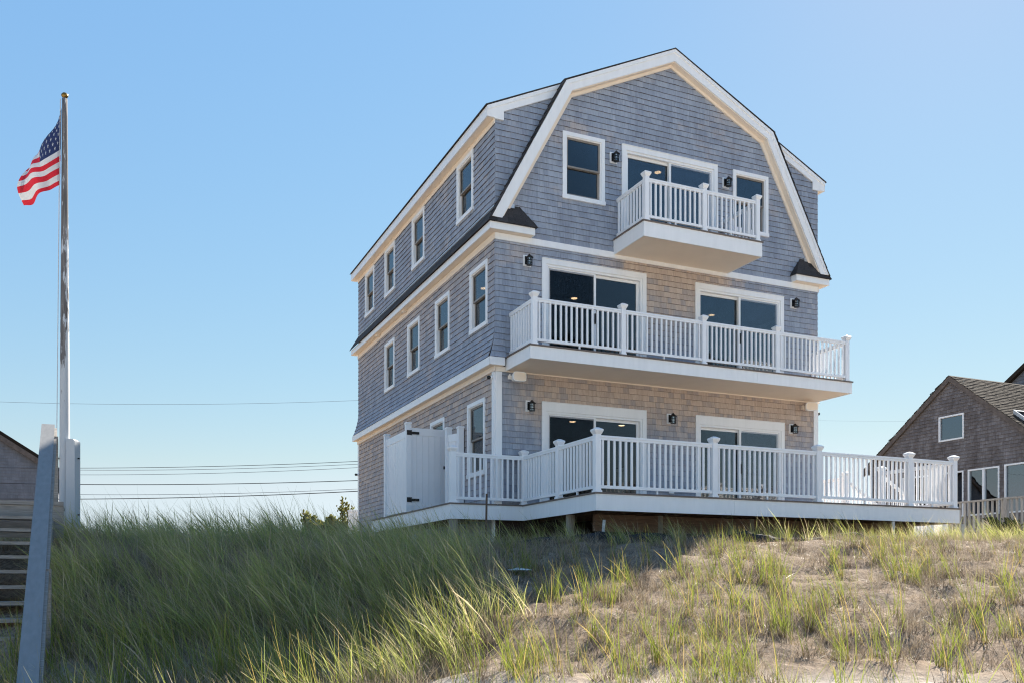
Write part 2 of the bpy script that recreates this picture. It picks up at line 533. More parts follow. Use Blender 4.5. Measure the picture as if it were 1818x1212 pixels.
def minus_rects(rect, holes):
    rs = [rect]
    for h in holes:
        nx = []
        for r in rs:
            a0, a1, z0, z1 = r
            if h[0] >= a1 or h[1] <= a0 or h[2] >= z1 or h[3] <= z0:
                nx.append(r); continue
            if h[0] > a0: nx.append((a0, h[0], z0, z1))
            if h[1] < a1: nx.append((h[1], a1, z0, z1))
            m0, m1 = max(a0, h[0]), min(a1, h[1])
            if h[3] < z1: nx.append((m0, m1, h[3], z1))
            if h[2] > z0: nx.append((m0, m1, z0, h[2]))
        rs = nx
    return rs

# ------------------------------------------------------------------ where the house stands
TH = R(24.0505)
ORIG = Vector((-0.35153, 19.0, 0.0))
CU = Vector((math.cos(TH), math.sin(TH), 0)); CV = Vector((-math.sin(TH), math.cos(TH), 0))
def hw(u, v, z=0.0):
    return ORIG + CU * u + CV * v + Vector((0, 0, z))
def to_uv(x, y):
    d = Vector((x, y, 0)) - ORIG
    return d.dot(CU), d.dot(CV)
HW, HD = 8.66, 11.24        # width and depth of the house
MID = HW / 2

# ------------------------------------------------------------------ terrain
def ss(x, a, b):
    t = min(1, max(0, (x - a) / (b - a))); return t * t * (3 - 2 * t)
def lerp_tab(y, tab):
    if y <= tab[0][0]: return tab[0][1]
    for (a, za), (b, zb) in zip(tab, tab[1:]):
        if y <= b:
            t = (y - a) / (b - a); return za + (zb - za) * t
    return tab[-1][1]
LEFT = [(-60, -2.2), (-5, -1.62), (4, -1.5), (7, -1.22), (8.4, -1.0), (9.2, -0.75), (10.2, -0.28), (11.2, 0.12), (12.2, 0.36), (13.2, 0.45), (16, 0.42), (20, 0.46), (30, 0.6), (60, 0.75)]
RIGHT = [(-60, -2.2), (-5, -1.6), (3, -1.42), (5.5, -1.15), (7.0, -0.90), (8.2, -0.74), (9.5, -0.42), (11, -0.06), (12.5, 0.26), (13.8, 0.50), (14.8, 0.58), (16.5, 0.66), (20, 0.84), (30, 1.0), (60, 1.0)]
def ground(x, y):
    r = (x / y) if y > 1 else x
    k = ss(r, -0.20, 0.08)
    z = lerp_tab(y, LEFT) * (1 - k) + lerp_tab(y, RIGHT) * k
    if y < -60: z = -2.2 - (-60 - y) * 0.03 if y > -160 else -5.2
    if -14 < x < 24 and 4 < y < 40:
        e = ss(y, 4.5, 7) * (1 - ss(y, 15, 17))
        bump = noise.noise(Vector((x * 0.9, y * 1.1, 3.1))) * 0.10 + noise.noise(Vector((x * 2.3, y * 2.6, 9.7))) * 0.055 + noise.noise(Vector((x * 5.5, y * 6.0, 1.7))) * 0.026 + (0.5 - abs(noise.noise(Vector((x * 1.7, y * 2.1, 5.5))))) * 0.07 * ss(x / max(y, 1), -0.1, 0.1)
        z += bump * (0.25 + 0.75 * e)
        z -= 0.16 * math.exp(-((x + 1.6) / 1.3) ** 2 - ((y - 14.6) / 2.2) ** 2)
    return z
def axis(segs):
    out = []
    for a, b, s in segs:
        n = max(1, round((b - a) / s))
        out += [a + (b - a) * i / n for i in range(n)]
    out.append(segs[-1][1]); return out
xs = axis([(-3000, -300, 900), (-300, -40, 65), (-40, -10, 3), (-10, 15, 0.11), (15, 45, 2), (45, 300, 60), (300, 3000, 900)])
ys = axis([(-3000, -160, 700), (-160, -60, 20), (-60, 2, 3), (2, 5, 0.4), (5, 16.5, 0.1), (16.5, 30, 0.5), (30, 60, 3), (60, 300, 60), (300, 3000, 900)])
gb = MB()
for y in ys:
    for x in xs:
        gb.v.append((x, y, ground(x, y)))
nx = len(xs)
for j in range(len(ys) - 1):
    for i in range(nx - 1):
        gb.f.append((j * nx + i, j * nx + i + 1, (j + 1) * nx + i + 1, (j + 1) * nx + i)); gb.m.append(0)
tag(gb.build('sand_dune', 'dune_sand', smooth=True, fix=False), kind='structure')
wb = MB()
wb.face([(-3000, -3000, -2.6), (3000, -3000, -2.6), (3000, -74, -2.6), (-3000, -74, -2.6)])
tag(wb.build('sea', 'sea_water', fix=False), kind='structure')

# ------------------------------------------------------------------ main house
house = thing('beach_house', ORIG, TH, 'tall gray cedar shingled beach house with white trim and two front balconies', 'house', bz=0.7)
EXP = 0.127
def front_f(p, d):     # wall frame: (along, height) and distance out of the wall
    return (p[0], -d, p[1])
def side_f(p, d):
    return (-d, p[0], p[1])
def right_f(p, d):
    return (HW + d, p[0], p[1])
def back_f(p, d):
    return (p[0], HD + d, p[1])

ALL_SHINGLES = []
def shingle_wall(frame, a0, a1, z0, z1, holes, planes=(), bend=None, wmin=0.085, wmax=0.20, target=None, exp=EXP, thick=0.017, phase=0.0):
    """courses of tapered shingles, each one a wedge with its own width and a dark butt edge"""
    z = z0 - phase
    while z < z1 - 0.01:
        a = a0 - random.random() * 0.1
        while a < a1:
            w = random.uniform(wmin, wmax)
            dz = random.uniform(-0.003, 0.003)
            g = random.uniform(0.0008, 0.0025)
            r = (max(a, a0), min(a + w - g, a1), max(z + dz, z0), min(z + exp + 0.004, z1))
            a += w
            if r[1] - r[0] < 0.008: continue
            th = thick * random.uniform(0.75, 1.25)
            for q in minus_rects(r, holes):
                if q[1] - q[0] < 0.006 or q[3] - q[2] < 0.006: continue
                poly = [(q[0], q[2]), (q[1], q[2]), (q[1], q[3]), (q[0], q[3])]
                for pl in planes:
                    poly = clip_poly(poly, *pl)
                    if len(poly) < 3: break
                if len(poly) < 3: continue
                (target if target is not None else ALL_SHINGLES).append((frame, poly, z, th, exp, bend))
        z += exp
def shingle_geo(mb, item):
    frame, poly, z, th, exp, bend = item
    n = len(poly)
    b = len(mb.v)
    fr = []; bk = []
    for p in poly:
        d = 0.002 + th * max(0.0, min(1.0, 1 - (p[1] - z) / exp))
        e = bend(p) if bend else 0.0
        fr.append(frame(p, d + e)); bk.append(frame(p, e - 0.004))
    mb.v += fr + bk
    mb.f.append(tuple(range(b, b + n))); mb.m.append(0)
    for i in range(n):
        j = (i + 1) % n
        low = poly[i][1] < z + 0.02 and poly[j][1] < z + 0.02
        mb.f.append((b + i, b + n + i, b + n + j, b + j)); mb.m.append(1 if low else 0)

def roof_z(u):
    return 9.86 + 0.4725 * (u + 0.2) if u <= MID else 9.86 + 0.4725 * (HW + 0.2 - u)
# openings: outer edge of the casing (a0, a1, z0, z1)
F_WIN = [(1.572, 2.612, 8.235, 9.69), (6.08, 7.12, 8.235, 9.68)]
F_SLD = [(3.048, 5.634, 7.545, 9.68, 0.11), (1.075, 3.683, 4.67, 6.87, 0.11), (5.008, 7.588, 4.67, 6.86, 0.11),
         (1.073, 3.685, 1.59, 3.815, 0.19), (5.023, 7.61, 1.59, 3.815, 0.19)]
S_WIN = [(0.37, 1.395, 5.44, 6.83), (2.71, 3.725, 5.44, 6.83), (4.945, 5.965, 5.44, 6.83), (7.18, 8.155, 5.44, 6.83),
         (1.194, 2.21, 8.17, 9.52), (4.565, 5.585, 8.17, 9.52), (7.145, 8.15, 8.17, 9.52), (9.314, 10.34, 8.17, 9.52),
         (0.505, 1.54, 2.28, 3.925), (3.06, 4.085, 2.28, 3.925)]
R_WIN = [(8.9, 9.75, 2.6, 3.85), (1.35, 2.6, 5.3, 6.85), (4.6, 5.6, 5.44, 6.83), (4.6, 5.6, 2.28, 3.9)]
CAS = 0.085
def inner(h, c=CAS):
    return (h[0] + c, h[1] - c, h[2] + c, h[3] - c)
fh = [inner(h) for h in F_WIN] + [(h[0] + 0.1, h[1] - 0.1, h[2], h[3] - h[4]) for h in F_SLD]
fh_s = [(h[0] + 0.04, h[1] - 0.04, h[2] + 0.04, h[3] - 0.04) for h in F_WIN] + [(h[0] + 0.04, h[1] - 0.04, h[2] - 0.1, h[3] - 0.05) for h in F_SLD]
sh_ = [inner(h) for h in S_WIN]
sh_s = [(h[0] + 0.04, h[1] - 0.04, h[2] + 0.04, h[3] - 0.04) for h in S_WIN]

# sheathing behind the shingles and the plaster inside, both pierced by the openings
def pierced(frame, a0, a1, z0, z1, holes, d, planes=(), step=None):
    m = MB()
    for q in minus_rects((a0, a1, z0, z1), holes):
        poly = [(q[0], q[2]), (q[1], q[2]), (q[1], q[3]), (q[0], q[3])]
        for pl in planes:
            poly = clip_poly(poly, *pl)
        if len(poly) >= 3:
            m.face([frame(p, d) for p in poly])
    return m
sl = 0.4725
gable_planes = [(sl, -1, 9.86 + sl * 0.2 - 0.02), (-sl, -1, 9.86 + sl * (HW + 0.2) - 0.02)]
for nm, fr, a0, a1, zt, hs, pl in (('front_sheathing', front_f, 0, HW, 12.1, fh, gable_planes), ('side_sheathing', side_f, 0, HD, 9.7, sh_, ()),
                                   ('right_sheathing', right_f, 0, HD, 9.7, R_WIN, ()), ('back_sheathing', back_f, 0, HW, 12.1, [], gable_planes)):
    pierced(fr, a0, a1, 0.5, zt, hs, -0.004, pl).build('sheathing', 'shingle_butt', house, fix=False)
    pierced(fr, a0 + 0.14, a1 - 0.14, 1.3, zt - 0.2, hs, -0.15, pl).build('inner_wall', 'interior_wall', house, fix=False)

flare = lambda z: 0.165 * max(0.0, min(1.0, (5.35 - z) / 0.70)) ** 1.7
bend_side = lambda p: flare(p[1])
bend_frontcorner = lambda p: 0.62 * flare(p[1]) + 0.004
# front: ground floor, second floor, gable
shingle_wall(front_f, 0.14, HW - 0.14, 1.5, 4.37, fh_s)
shingle_wall(front_f, 0.0, HW, 4.65, 7.118, fh_s + [(-0.2, 0.2, 4.6, 5.36)])
shingle_wall(front_f, 0.0, HW, 7.255, 12.1, fh_s, gable_planes)
# the flared corner piece that turns onto the front
def fc_frame(p, d):
    return (p[0] - flare(p[1]) * (1 - (p[0]) / 0.2), -d, p[1])
shingle_wall(fc_frame, 0.0, 0.2, 4.65, 5.36, [], bend=bend_frontcorner)
# side
shingle_wall(side_f, 0.12, HD - 0.12, 0.6, 4.37, sh_s)
shingle_wall(side_f, 0.0, HD, 4.65, 7.118, sh_s, bend=bend_side)
shingle_wall(side_f, 0.0, HD, 7.74, 9.53, sh_s)
# which shingles show largest in the photograph: the ones nearest to the camera
campos_uv = (-7.422, -17.494)
def nearness(it):
    fr, poly, z, th, exp, bend = it
    c = fr((sum(p[0] for p in poly) / len(poly), sum(p[1] for p in poly) / len(poly)), 0)
    a = 0.5 * abs(sum(poly[i][0] * poly[(i + 1) % len(poly)][1] - poly[(i + 1) % len(poly)][0] * poly[i][1] for i in range(len(poly))))
    dx, dy = c[0] - campos_uv[0], c[1] - campos_uv[1]
    D2 = dx * dx + dy * dy + c[2] ** 2
    cosf = (abs(dy) if fr is front_f else abs(dx)) / math.sqrt(D2)
    if fr is front_f and c[2] < 2.7: return 0       # behind the deck railing
    return a * cosf / D2
ALL_SHINGLES.sort(key=nearness, reverse=True)
for it in ALL_SHINGLES[:300]:
    m = MB(); shingle_geo(m, it)
    m.build('shingle', ['cedar_shingle', 'shingle_butt'], house, fix=False)
m = MB()
for it in ALL_SHINGLES[300:]:
    shingle_geo(m, it)
tag(m.build('shingles', ['cedar_shingle', 'shingle_butt'], house, fix=False), kind='stuff')
# the two walls turned away from the beach: whole courses
m = MB()
for fr, n in ((right_f, HD), (back_f, HW)):
    lst = []
    shingle_wall(fr, 0, n, 0.6, 9.6, R_WIN if fr is right_f else [], wmin=0.5, wmax=0.9, target=lst)
    if fr is back_f:
        shingle_wall(fr, 0, n, 9.6, 12.1, [], gable_planes, wmin=0.5, wmax=0.9, target=lst)
    for it in lst: shingle_geo(m, it)
tag(m.build('rear_shingles', ['cedar_shingle', 'shingle_butt'], house, fix=False), kind='stuff')

# rooms behind the glass
for z0, z1 in ((1.3, 1.55), (4.10, 4.62), (7.0, 7.50), (9.74, 9.80)):
    m = MB(); m.box(0.12, HW - 0.12, 0.12, HD - 0.12, z0, z1)
    m.build('floor_slab', 'interior_wall', house, fix=False)
m = MB()
for z0, z1, vv in ((1.55, 4.1, 6.2), (4.62, 7.0, 5.4), (7.5, 9.74, 5.0)):
    m.box(0.14, 5.6, vv, vv + 0.12, z0, z1)
m.build('partition', 'interior_wall', house, fix=False)
for (u, v, z) in ((3.557, 3.28, 4.1), (5.0, 3.25, 4.1), (1.9, 1.7, 4.1), (6.6, 1.6, 4.1), (3.2, 2.52, 7.0), (7.185, 2.304, 7.0), (0.854, 2.717, 7.0), (4.62, 0.939, 9.74)):
    m = MB(); m.lathe([(0.08, -0.0055), (0.09, -0.004), (0.1, 0.0)], 14, (u, v, z)); o = m.build('downlight', 'white_trim', house)
    m = MB(); m.lathe([(0.078, -0.011), (0.078, -0.006)], 14, (u, v, z)); m.build('bulb', 'downlight_glow', o)

# --- windows
def casing_boards(m, fr, h, w, proud, head=None, bottom=True):
    a0, a1, z0, z1 = h
    hd = head or w
    def bd(x0, x1, y0, y1, p=proud):
        m.hexa([fr((x0, y0), 0.0), fr((x1, y0), 0.0), fr((x1, y0), p), fr((x0, y0), p), fr((x0, y1), 0.0), fr((x1, y1), 0.0), fr((x1, y1), p), fr((x0, y1), p)])
    bd(a0, a0 + w, z0 + (w if bottom else 0), z1 - hd)
    bd(a1 - w, a1, z0 + (w if bottom else 0), z1 - hd)
    bd(a0, a1, z1 - hd, z1)
    if bottom:
        bd(a0 - 0.012, a1 + 0.012, z0, z0 + w, proud + 0.012)
def fbox(m, fr, a0, a1, z0, z1, d0, d1, mi=0):
    m.hexa([fr((a0, z0), d0), fr((a1, z0), d0), fr((a1, z0), d1), fr((a0, z0), d1), fr((a0, z1), d0), fr((a1, z1), d0), fr((a1, z1), d1), fr((a0, z1), d1)], mi)
def ring(m, fr, a0, a1, z0, z1, w, d0, d1, wb=None):
    wb = wb or w
    fbox(m, fr, a0, a0 + w, z0, z1, d0, d1); fbox(m, fr, a1 - w, a1, z0, z1, d0, d1)
    fbox(m, fr, a0 + w, a1 - w, z0, z0 + wb, d0, d1); fbox(m, fr, a0 + w, a1 - w, z1 - w, z1, d0, d1)
def pane(fr, a0, a1, z0, z1, d, par, mat='window_glass'):
    m = MB(); fbox(m, fr, a0, a1, z0, z1, d - 0.004, d)
    return m.build('pane', mat, par)
def double_hung(fr, h, par):
    m = MB()
    casing_boards(m, fr, h, CAS, 0.034)
    w = m.build('window', 'white_trim', par)
    a0, a1, z0, z1 = inner(h)
    m = MB(); ring(m, fr, a0, a1, z0, z1, 0.022, -0.13, 0.012); m.build('frame', 'white_trim', w)
    a0 += 0.022; a1 -= 0.022; z0 += 0.022; z1 -= 0.022
    mid = (z0 + z1) / 2
    m = MB(); ring(m, fr, a0, a1, mid - 0.018, z1, 0.036, -0.05, -0.015); m.build('sash', 'sash_taupe', w)
    m = MB(); ring(m, fr, a0, a1, z0, mid + 0.02, 0.042, -0.09, -0.054, 0.05); m.build('sash', 'sash_taupe', w)
    pane(fr, a0 + 0.034, a1 - 0.034, mid + 0.016, z1 - 0.034, -0.03, w)
    pane(fr, a0 + 0.04, a1 - 0.04, z0 + 0.048, mid - 0.02, -0.07, w)
for h in F_WIN: double_hung(front_f, h, house)
for h in S_WIN: double_hung(side_f, h, house)
for h in R_WIN: double_hung(right_f, h, house)
def slider(fr, h, par, screen_right):
    a0, a1, z0, z1, head = h
    m = MB(); casing_boards(m, fr, (a0, a1, z0, z1), 0.1, 0.036, head, False)
    fbox(m, fr, a0, a1, z1, z1 + 0.012, 0.0, 0.05)
    w = m.build('sliding_door', 'white_trim', par)
    a0 += 0.1; a1 -= 0.1; z1 -= head
    m = MB(); ring(m, fr, a0, a1, z0, z1, 0.05, -0.14, 0.014); m.build('frame', 'white_trim', w)
    a0 += 0.05; a1 -= 0.05; z1 -= 0.05; z0 += 0.05
    c = (a0 + a1) / 2
    for i, (x0, x1, d) in enumerate(((a0, c + 0.03, -0.03), (c - 0.03, a1, -0.085))):
        if screen_right: d = -0.115 - d
        fx = MB(); ring(fx, fr, x0, x1, z0, z1, 0.058, d - 0.02, d + 0.02, 0.09)
        leaf = fx.build('door_leaf', 'white_trim', w)
        pane(fr, x0 + 0.055, x1 - 0.055, z0 + 0.085, z1 - 0.055, d, w)
    x0, x1 = (c, a1) if screen_right else (a0, c)
    m = MB(); fbox(m, fr, x0 + 0.03, x1 - 0.03, z0 + 0.03, z1 - 0.03, 0.0, 0.003); m.build('screen', 'window_screen', w)
    hm = MB(); fbox(hm, fr, c - 0.012, c + 0.022, z0 + 0.9, z0 + 1.12, -0.02, 0.03); hm.build('handle', 'black_metal', w)
for i, h in enumerate(F_SLD): slider(front_f, h, house, i in (0, 2, 4))

# --- white trim
def board(name, fr, a0, a1, z0, z1, d0, d1, mat='white_trim', par=None):
    m = MB(); fbox(m, fr, a0, a1, z0, z1, d0, d1)
    return m.build(name, mat, par or house)
board('belt_board', front_f, -0.02, HW + 0.02, 7.115, 7.25, 0.0, 0.034)
board('frieze_board', side_f, -0.034, HD + 0.02, 7.115, 7.25, 0.0, 0.03, 'bounce_tinted_white')
board('frieze_board', right_f, -0.034, HD + 0.02, 7.115, 7.25, 0.0, 0.03)
for a in (0.0, HW - 0.14):
    board('corner_board', front_f, a, a + 0.14, 1.30, 4.37, 0.0, 0.032)
board('corner_board', side_f, 0.0, 0.12, 0.6, 4.37, 0.0, 0.03)
board('corner_board', side_f, HD - 0.12, HD, 0.6, 4.37, 0.0, 0.03)
board('corner_board', right_f, 0.0, 0.12, 0.6, 4.37, 0.0, 0.03)
board('frieze_board', front_f, -0.03, HW + 0.03, 4.372, 4.47, 0.0, 0.045, 'bounce_tinted_white')
board('frieze_board', side_f, -0.045, HD + 0.03, 4.372, 4.478, 0.0, 0.04, 'bounce_tinted_white')
# skirt fascia under the flare
board('skirt_fascia', side_f, -0.118, HD + 0.16, 4.482, 4.645, 0.145, 0.172)
board('skirt_fascia', front_f, -0.172, 0.175, 4.482, 4.645, 0.1, 0.12)
m = MB(); m.box(-0.145, -0.0, -0.1, HD + 0.14, 4.478, 4.492); m.box(0.0, 0.17, -0.1, 0.0, 4.478, 4.492); m.build('skirt_soffit', 'bounce_tinted_white', house)
m = MB(); m.box(0.17, 0.175, -0.12, 0, 4.482, 4.645); m.box(-0.16, -0.004, HD, HD + 0.16, 4.49, 4.62); m.build('skirt_return', 'white_trim', house)
# eave above the second floor, with its small hipped returns on the front
ER = 0.93
for sx in (0, 1):
    mir = (lambda u: u) if sx == 0 else (lambda u: HW - u)
    m = MB()
    m.box(mir(-0.2), mir(-0.174), -0.2, HD + 0.2, 7.255, 7.40); m.build('eave_fascia', 'white_trim', house)
    m = MB(); m.box(mir(-0.174), mir(ER - 0.1), -0.2, -0.175, 7.255, 7.40); m.box(mir(ER - 0.1), mir(ER - 0.125), -0.175, 0.0, 7.255, 7.40)
    m.build('cornice_return', 'white_trim', house)
    m = MB(); m.box(mir(-0.174), mir(0.0), -0.175, HD + 0.2, 7.256, 7.27); m.box(mir(0.0), mir(ER - 0.125), -0.175, 0.0, 7.256, 7.27)
    m.build('soffit', 'bounce_tinted_white', house)
    # pent roof in courses of asphalt shingles
    m = MB()
    nC = 4
    for k in range(nC):
        f0, f1 = k / nC, (k + 1.18) / nC
        o0, o1 = -0.245 * (1 - f0), -0.245 * (1 - f1)
        y0, y1 = 7.405 + 0.40 * f0, 7.405 + 0.40 * f1
        lift = 0.012
        v = -0.245 * (1 - f0)
        while v < HD + 0.22:
            w = random.uniform(0.22, 0.4)
            ve = min(v + w - 0.006, HD + 0.22)
            m.hexa([(mir(o0), v, y0), (mir(o0), ve, y0), (mir(o0 + 0.01), ve, y0 - 0.01), (mir(o0 + 0.01), v, y0 - 0.01),
                    (mir(o1), max(v, -0.245 * (1 - f1)), y1 + lift), (mir(o1), ve, y1 + lift), (mir(o1 + 0.01), ve, y1), (mir(o1 + 0.01), max(v, -0.245 * (1 - f1)), y1)])
            v += w
    m.build('pent_roof', 'dark_asphalt', house)
    m = MB()
    # hip return: front slope, end slope
    E0, E1 = ER - 0.07, 0.54
    for k in range(4):
        f0, f1 = k / 4, (k + 1.1) / 4
        yy0, yy1 = -0.245 * (1 - f0), -0.245 * (1 - min(f1, 1))
        z0, z1 = 7.405 + 0.46 * f0, 7.405 + 0.46 * min(f1, 1.0)
        l0, l1 = -0.245 * (1 - f0), -0.245 * (1 - min(f1, 1))
        r0, r1 = E0 + (E1 - E0) * f0, E0 + (E1 - E0) * min(f1, 1)
        u = l0
        while u < r0 - 0.001:
            w = random.uniform(0.18, 0.32); ue = min(u + w, r0)
            tl = l1 + (r1 - l1) * (u - l0) / (r0 - l0); tr = l1 + (r1 - l1) * (ue - l0) / (r0 - l0)
            g = 0.004
            m.hexa([(mir(u), yy0, z0), (mir(ue - g), yy0, z0), (mir(ue - g), yy0 + 0.012, z0 - 0.008), (mir(u), yy0 + 0.012, z0 - 0.008),
                    (mir(tl), yy1, z1 + 0.014), (mir(tr - g), yy1, z1 + 0.014), (mir(tr - g), yy1 + 0.012, z1), (mir(tl), yy1 + 0.012, z1)])
            u = ue
        m.hexa([(mir(r0 + 0.014), yy0 - 0.01, z0), (mir(r0 + 0.014), 0, z0), (mir(r0), 0, z0 - 0.008), (mir(r0), yy0 - 0.01, z0 - 0.008),
                (mir(r1 + 0.014), yy1 - 0.01, z1 + 0.014), (mir(r1 + 0.014), 0, z1 + 0.014), (mir(r1), 0, z1), (mir(r1), yy1 - 0.01, z1)])
    m.build('return_roof', 'dark_asphalt', house)
    m = MB(); m.box(mir(0.34), mir(0.43), -0.03, -0.004, 7.80, 7.90); m.build('step_flashing', 'flashing', house)
board('counter_flashing', side_f, 0.0, HD, 7.805, 7.83, 0.0, 0.028, 'flashing')

# --- main roof and gambrel rake
def roof_slab(name, u0, u1, v0, v1, t=0.02, mat='dark_asphalt'):
    m = MB()
    for (a, b) in ((u0, u1), (HW - u0, HW - u1)):
        m.hexa([(a, v0, roof_z(a)), (b, v0, roof_z(b)), (b, v1, roof_z(b)), (a, v1, roof_z(a)),
                (a, v0, roof_z(a) + t), (b, v0, roof_z(b) + t), (b, v1, roof_z(b) + t), (a, v1, roof_z(a) + t)])
    return m.build(name, mat, house)
EL_U, EL_Z = 1.56, 10.69
roof_slab('roof', EL_U - 0.06, MID, -0.235, HD + 0.22)
roof_slab('dormer_roof', -0.235, EL_U - 0.06, -0.068, HD + 0.22)
outer = [(-0.165, 7.50), (EL_U, EL_Z - 0.015), (MID, roof_z(MID) - 0.005), (HW - EL_U, EL_Z - 0.015), (HW + 0.165, 7.50)]
inn = [(0.075, 7.50), (1.705, 10.495), (MID, 11.73), (HW - 1.705, 10.495), (HW - 0.075, 7.50)]
fr2 = [(0.165, 7.50), (1.785, 10.44), (MID, 11.655), (HW - 1.785, 10.44), (HW - 0.165, 7.50)]
lip = [(-0.09, 7.50), (EL_U + 0.05, EL_Z - 0.085), (MID, roof_z(MID) - 0.08), (HW - EL_U - 0.05, EL_Z - 0.085), (HW + 0.09, 7.50)]
for i in range(4):
    seg = lambda A, B: [A[i], A[i + 1], B[i + 1], B[i]]
    m = MB(); m.prism(seg(outer, inn), lambda p, k: (p[0], -0.205 + 0.03 * k, p[1])); m.build('rake_board', 'white_trim', house)
    m = MB(); m.prism(seg(outer, lip), lambda p, k: (p[0], -0.222 + 0.017 * k, p[1])); m.build('rake_molding', 'white_trim', house)
    m = MB(); m.prism(seg(inn, [(p[0] + (0.012 if p[0] < MID else -0.012) * (p[0] != MID), p[1] - 0.012) for p in inn]), lambda p, k: (p[0], -0.175 + 0.175 * k, p[1])); m.build('rake_soffit', 'bounce_tinted_white', house)
    m = MB(); m.prism(seg(inn, fr2), lambda p, k: (p[0], -0.045 + 0.045 * k, p[1])); m.build('rake_frieze', 'bounce_tinted_white', house)
    m = MB(); m.prism(seg([(p[0], p[1] + 0.0) for p in outer], inn), lambda p, k: (p[0], -0.17 + 0.168 * k, p[1])); m.build('rake_core', 'bounce_tinted_white', house)
# roofing on the lower gambrel slopes, in overlapping courses
for sx in (0, 1):
    mir = (lambda u: u) if sx == 0 else (lambda u: HW - u)
    m = MB(); nC = 17
    for k in range(nC):
        f0, f1 = k / nC, (k + 1.1) / nC
        a = (outer[0][0] - 0.02 + (EL_U - outer[0][0]) * f0, 7.46 + (EL_Z - 7.46) * f0)
        b = (outer[0][0] - 0.02 + (EL_U - outer[0][0]) * min(f1, 1), 7.46 + (EL_Z - 7.46) * min(f1, 1))
        m.hexa([(mir(a[0] - 0.026), -0.235, a[1] + 0.012), (mir(a[0] - 0.026), 0, a[1] + 0.012), (mir(a[0]), 0, a[1]), (mir(a[0]), -0.235, a[1]),
                (mir(b[0] - 0.012), -0.235, b[1] + 0.006), (mir(b[0] - 0.012), 0, b[1] + 0.006), (mir(b[0] + 0.005), 0, b[1]), (mir(b[0] + 0.005), -0.235, b[1])])
    m.build('gambrel_roof', 'dark_asphalt', house)
    # dormer rake board with its dropped return, eave fascia, soffit and frieze
    m = MB()
    poly = [(-0.2, 9.63), (-0.2, 9.84), (1.60, roof_z(1.6) - 0.012), (1.60, roof_z(1.6) - 0.25), (0.18, 9.80), (0.18, 9.61), (-0.03, 9.61), (-0.03, 9.63)]
    m.prism([poly[0], poly[1], poly[2], poly[3], poly[4]], lambda p, k: (mir(p[0]), -0.045 + 0.045 * k, p[1]))
    m.prism([(-0.2, 9.631), (-0.031, 9.631), (-0.031, 9.72)], lambda p, k: (mir(p[0]), -0.044 + 0.043 * k, p[1]))
    m.box(mir(-0.03), mir(0.18), -0.0445, 0.0, 9.612, 9.80)
    m.build('dormer_rake', 'white_trim', house)
    m = MB(); m.prism([(-0.2, 9.76), (-0.2, 9.842), (1.56, roof_z(1.56) - 0.01), (1.56, roof_z(1.56) - 0.09)], lambda p, k: (mir(p[0]), -0.06 + 0.0155 * k, p[1])); m.build('dormer_molding', 'white_trim', house)
    m = MB(); m.box(mir(-0.2), mir(-0.174), 0.0, HD + 0.2, 9.632, 9.842); m.build('eave_fascia', 'white_trim', house)
    m = MB(); m.box(mir(-0.174), mir(0.0), 0.0, HD + 0.2, 9.634, 9.65); m.build('soffit', 'bounce_tinted_white', house)
    m = MB(); m.box(mir(-0.028), mir(0.0), 0.0, HD, 9.525, 9.632); m.build('frieze_board', 'bounce_tinted_white', house)
for v in (6.0, 8.6):
    m = MB(); m.box(-0.13, -0.04, v, v + 0.16, 7.20, 7.256); m.build('soffit_vent', 'bounce_tinted_white', house)

# --- balconies
def post_geo(m, u, v, z0, h, cap=0.1, half=0.05):
    m.box(u - half, u + half, v - half, v + half, z0, z0 + h)
    m.box(u - half - 0.014, u + half + 0.014, v - half - 0.014, v + half + 0.014, z0 + 0.001, z0 + 0.035)
    c = half + 0.032
    z = z0 + h
    lo, hi = half + 0.006, c
    m.hexa([(u - lo, v - lo, z - 0.05), (u + lo, v - lo, z - 0.05), (u + lo, v + lo, z - 0.05), (u - lo, v + lo, z - 0.05),
            (u - hi, v - hi, z + 0.005), (u + hi, v - hi, z + 0.005), (u + hi, v + hi, z + 0.005), (u - hi, v + hi, z + 0.005)])
    m.box(u - c, u + c, v - c, v + c, z + 0.0055, z + 0.03)
    t = 0.028
    m.hexa([(u - c, v - c, z + 0.031), (u + c, v - c, z + 0.031), (u + c, v + c, z + 0.031), (u - c, v + c, z + 0.031),
            (u - t, v - t, z + 0.065), (u + t, v - t, z + 0.065), (u + t, v + t, z + 0.065), (u - t, v + t, z + 0.065)])
BAL = {}
def baluster_mesh(h):
    k = round(h, 3)
    if k not in BAL:
        m = MB(); m.box(-0.018, 0.018, -0.018, 0.018, 0, h); BAL[k] = m.mesh('baluster', 'white_vinyl', fix=False)
    return BAL[k]
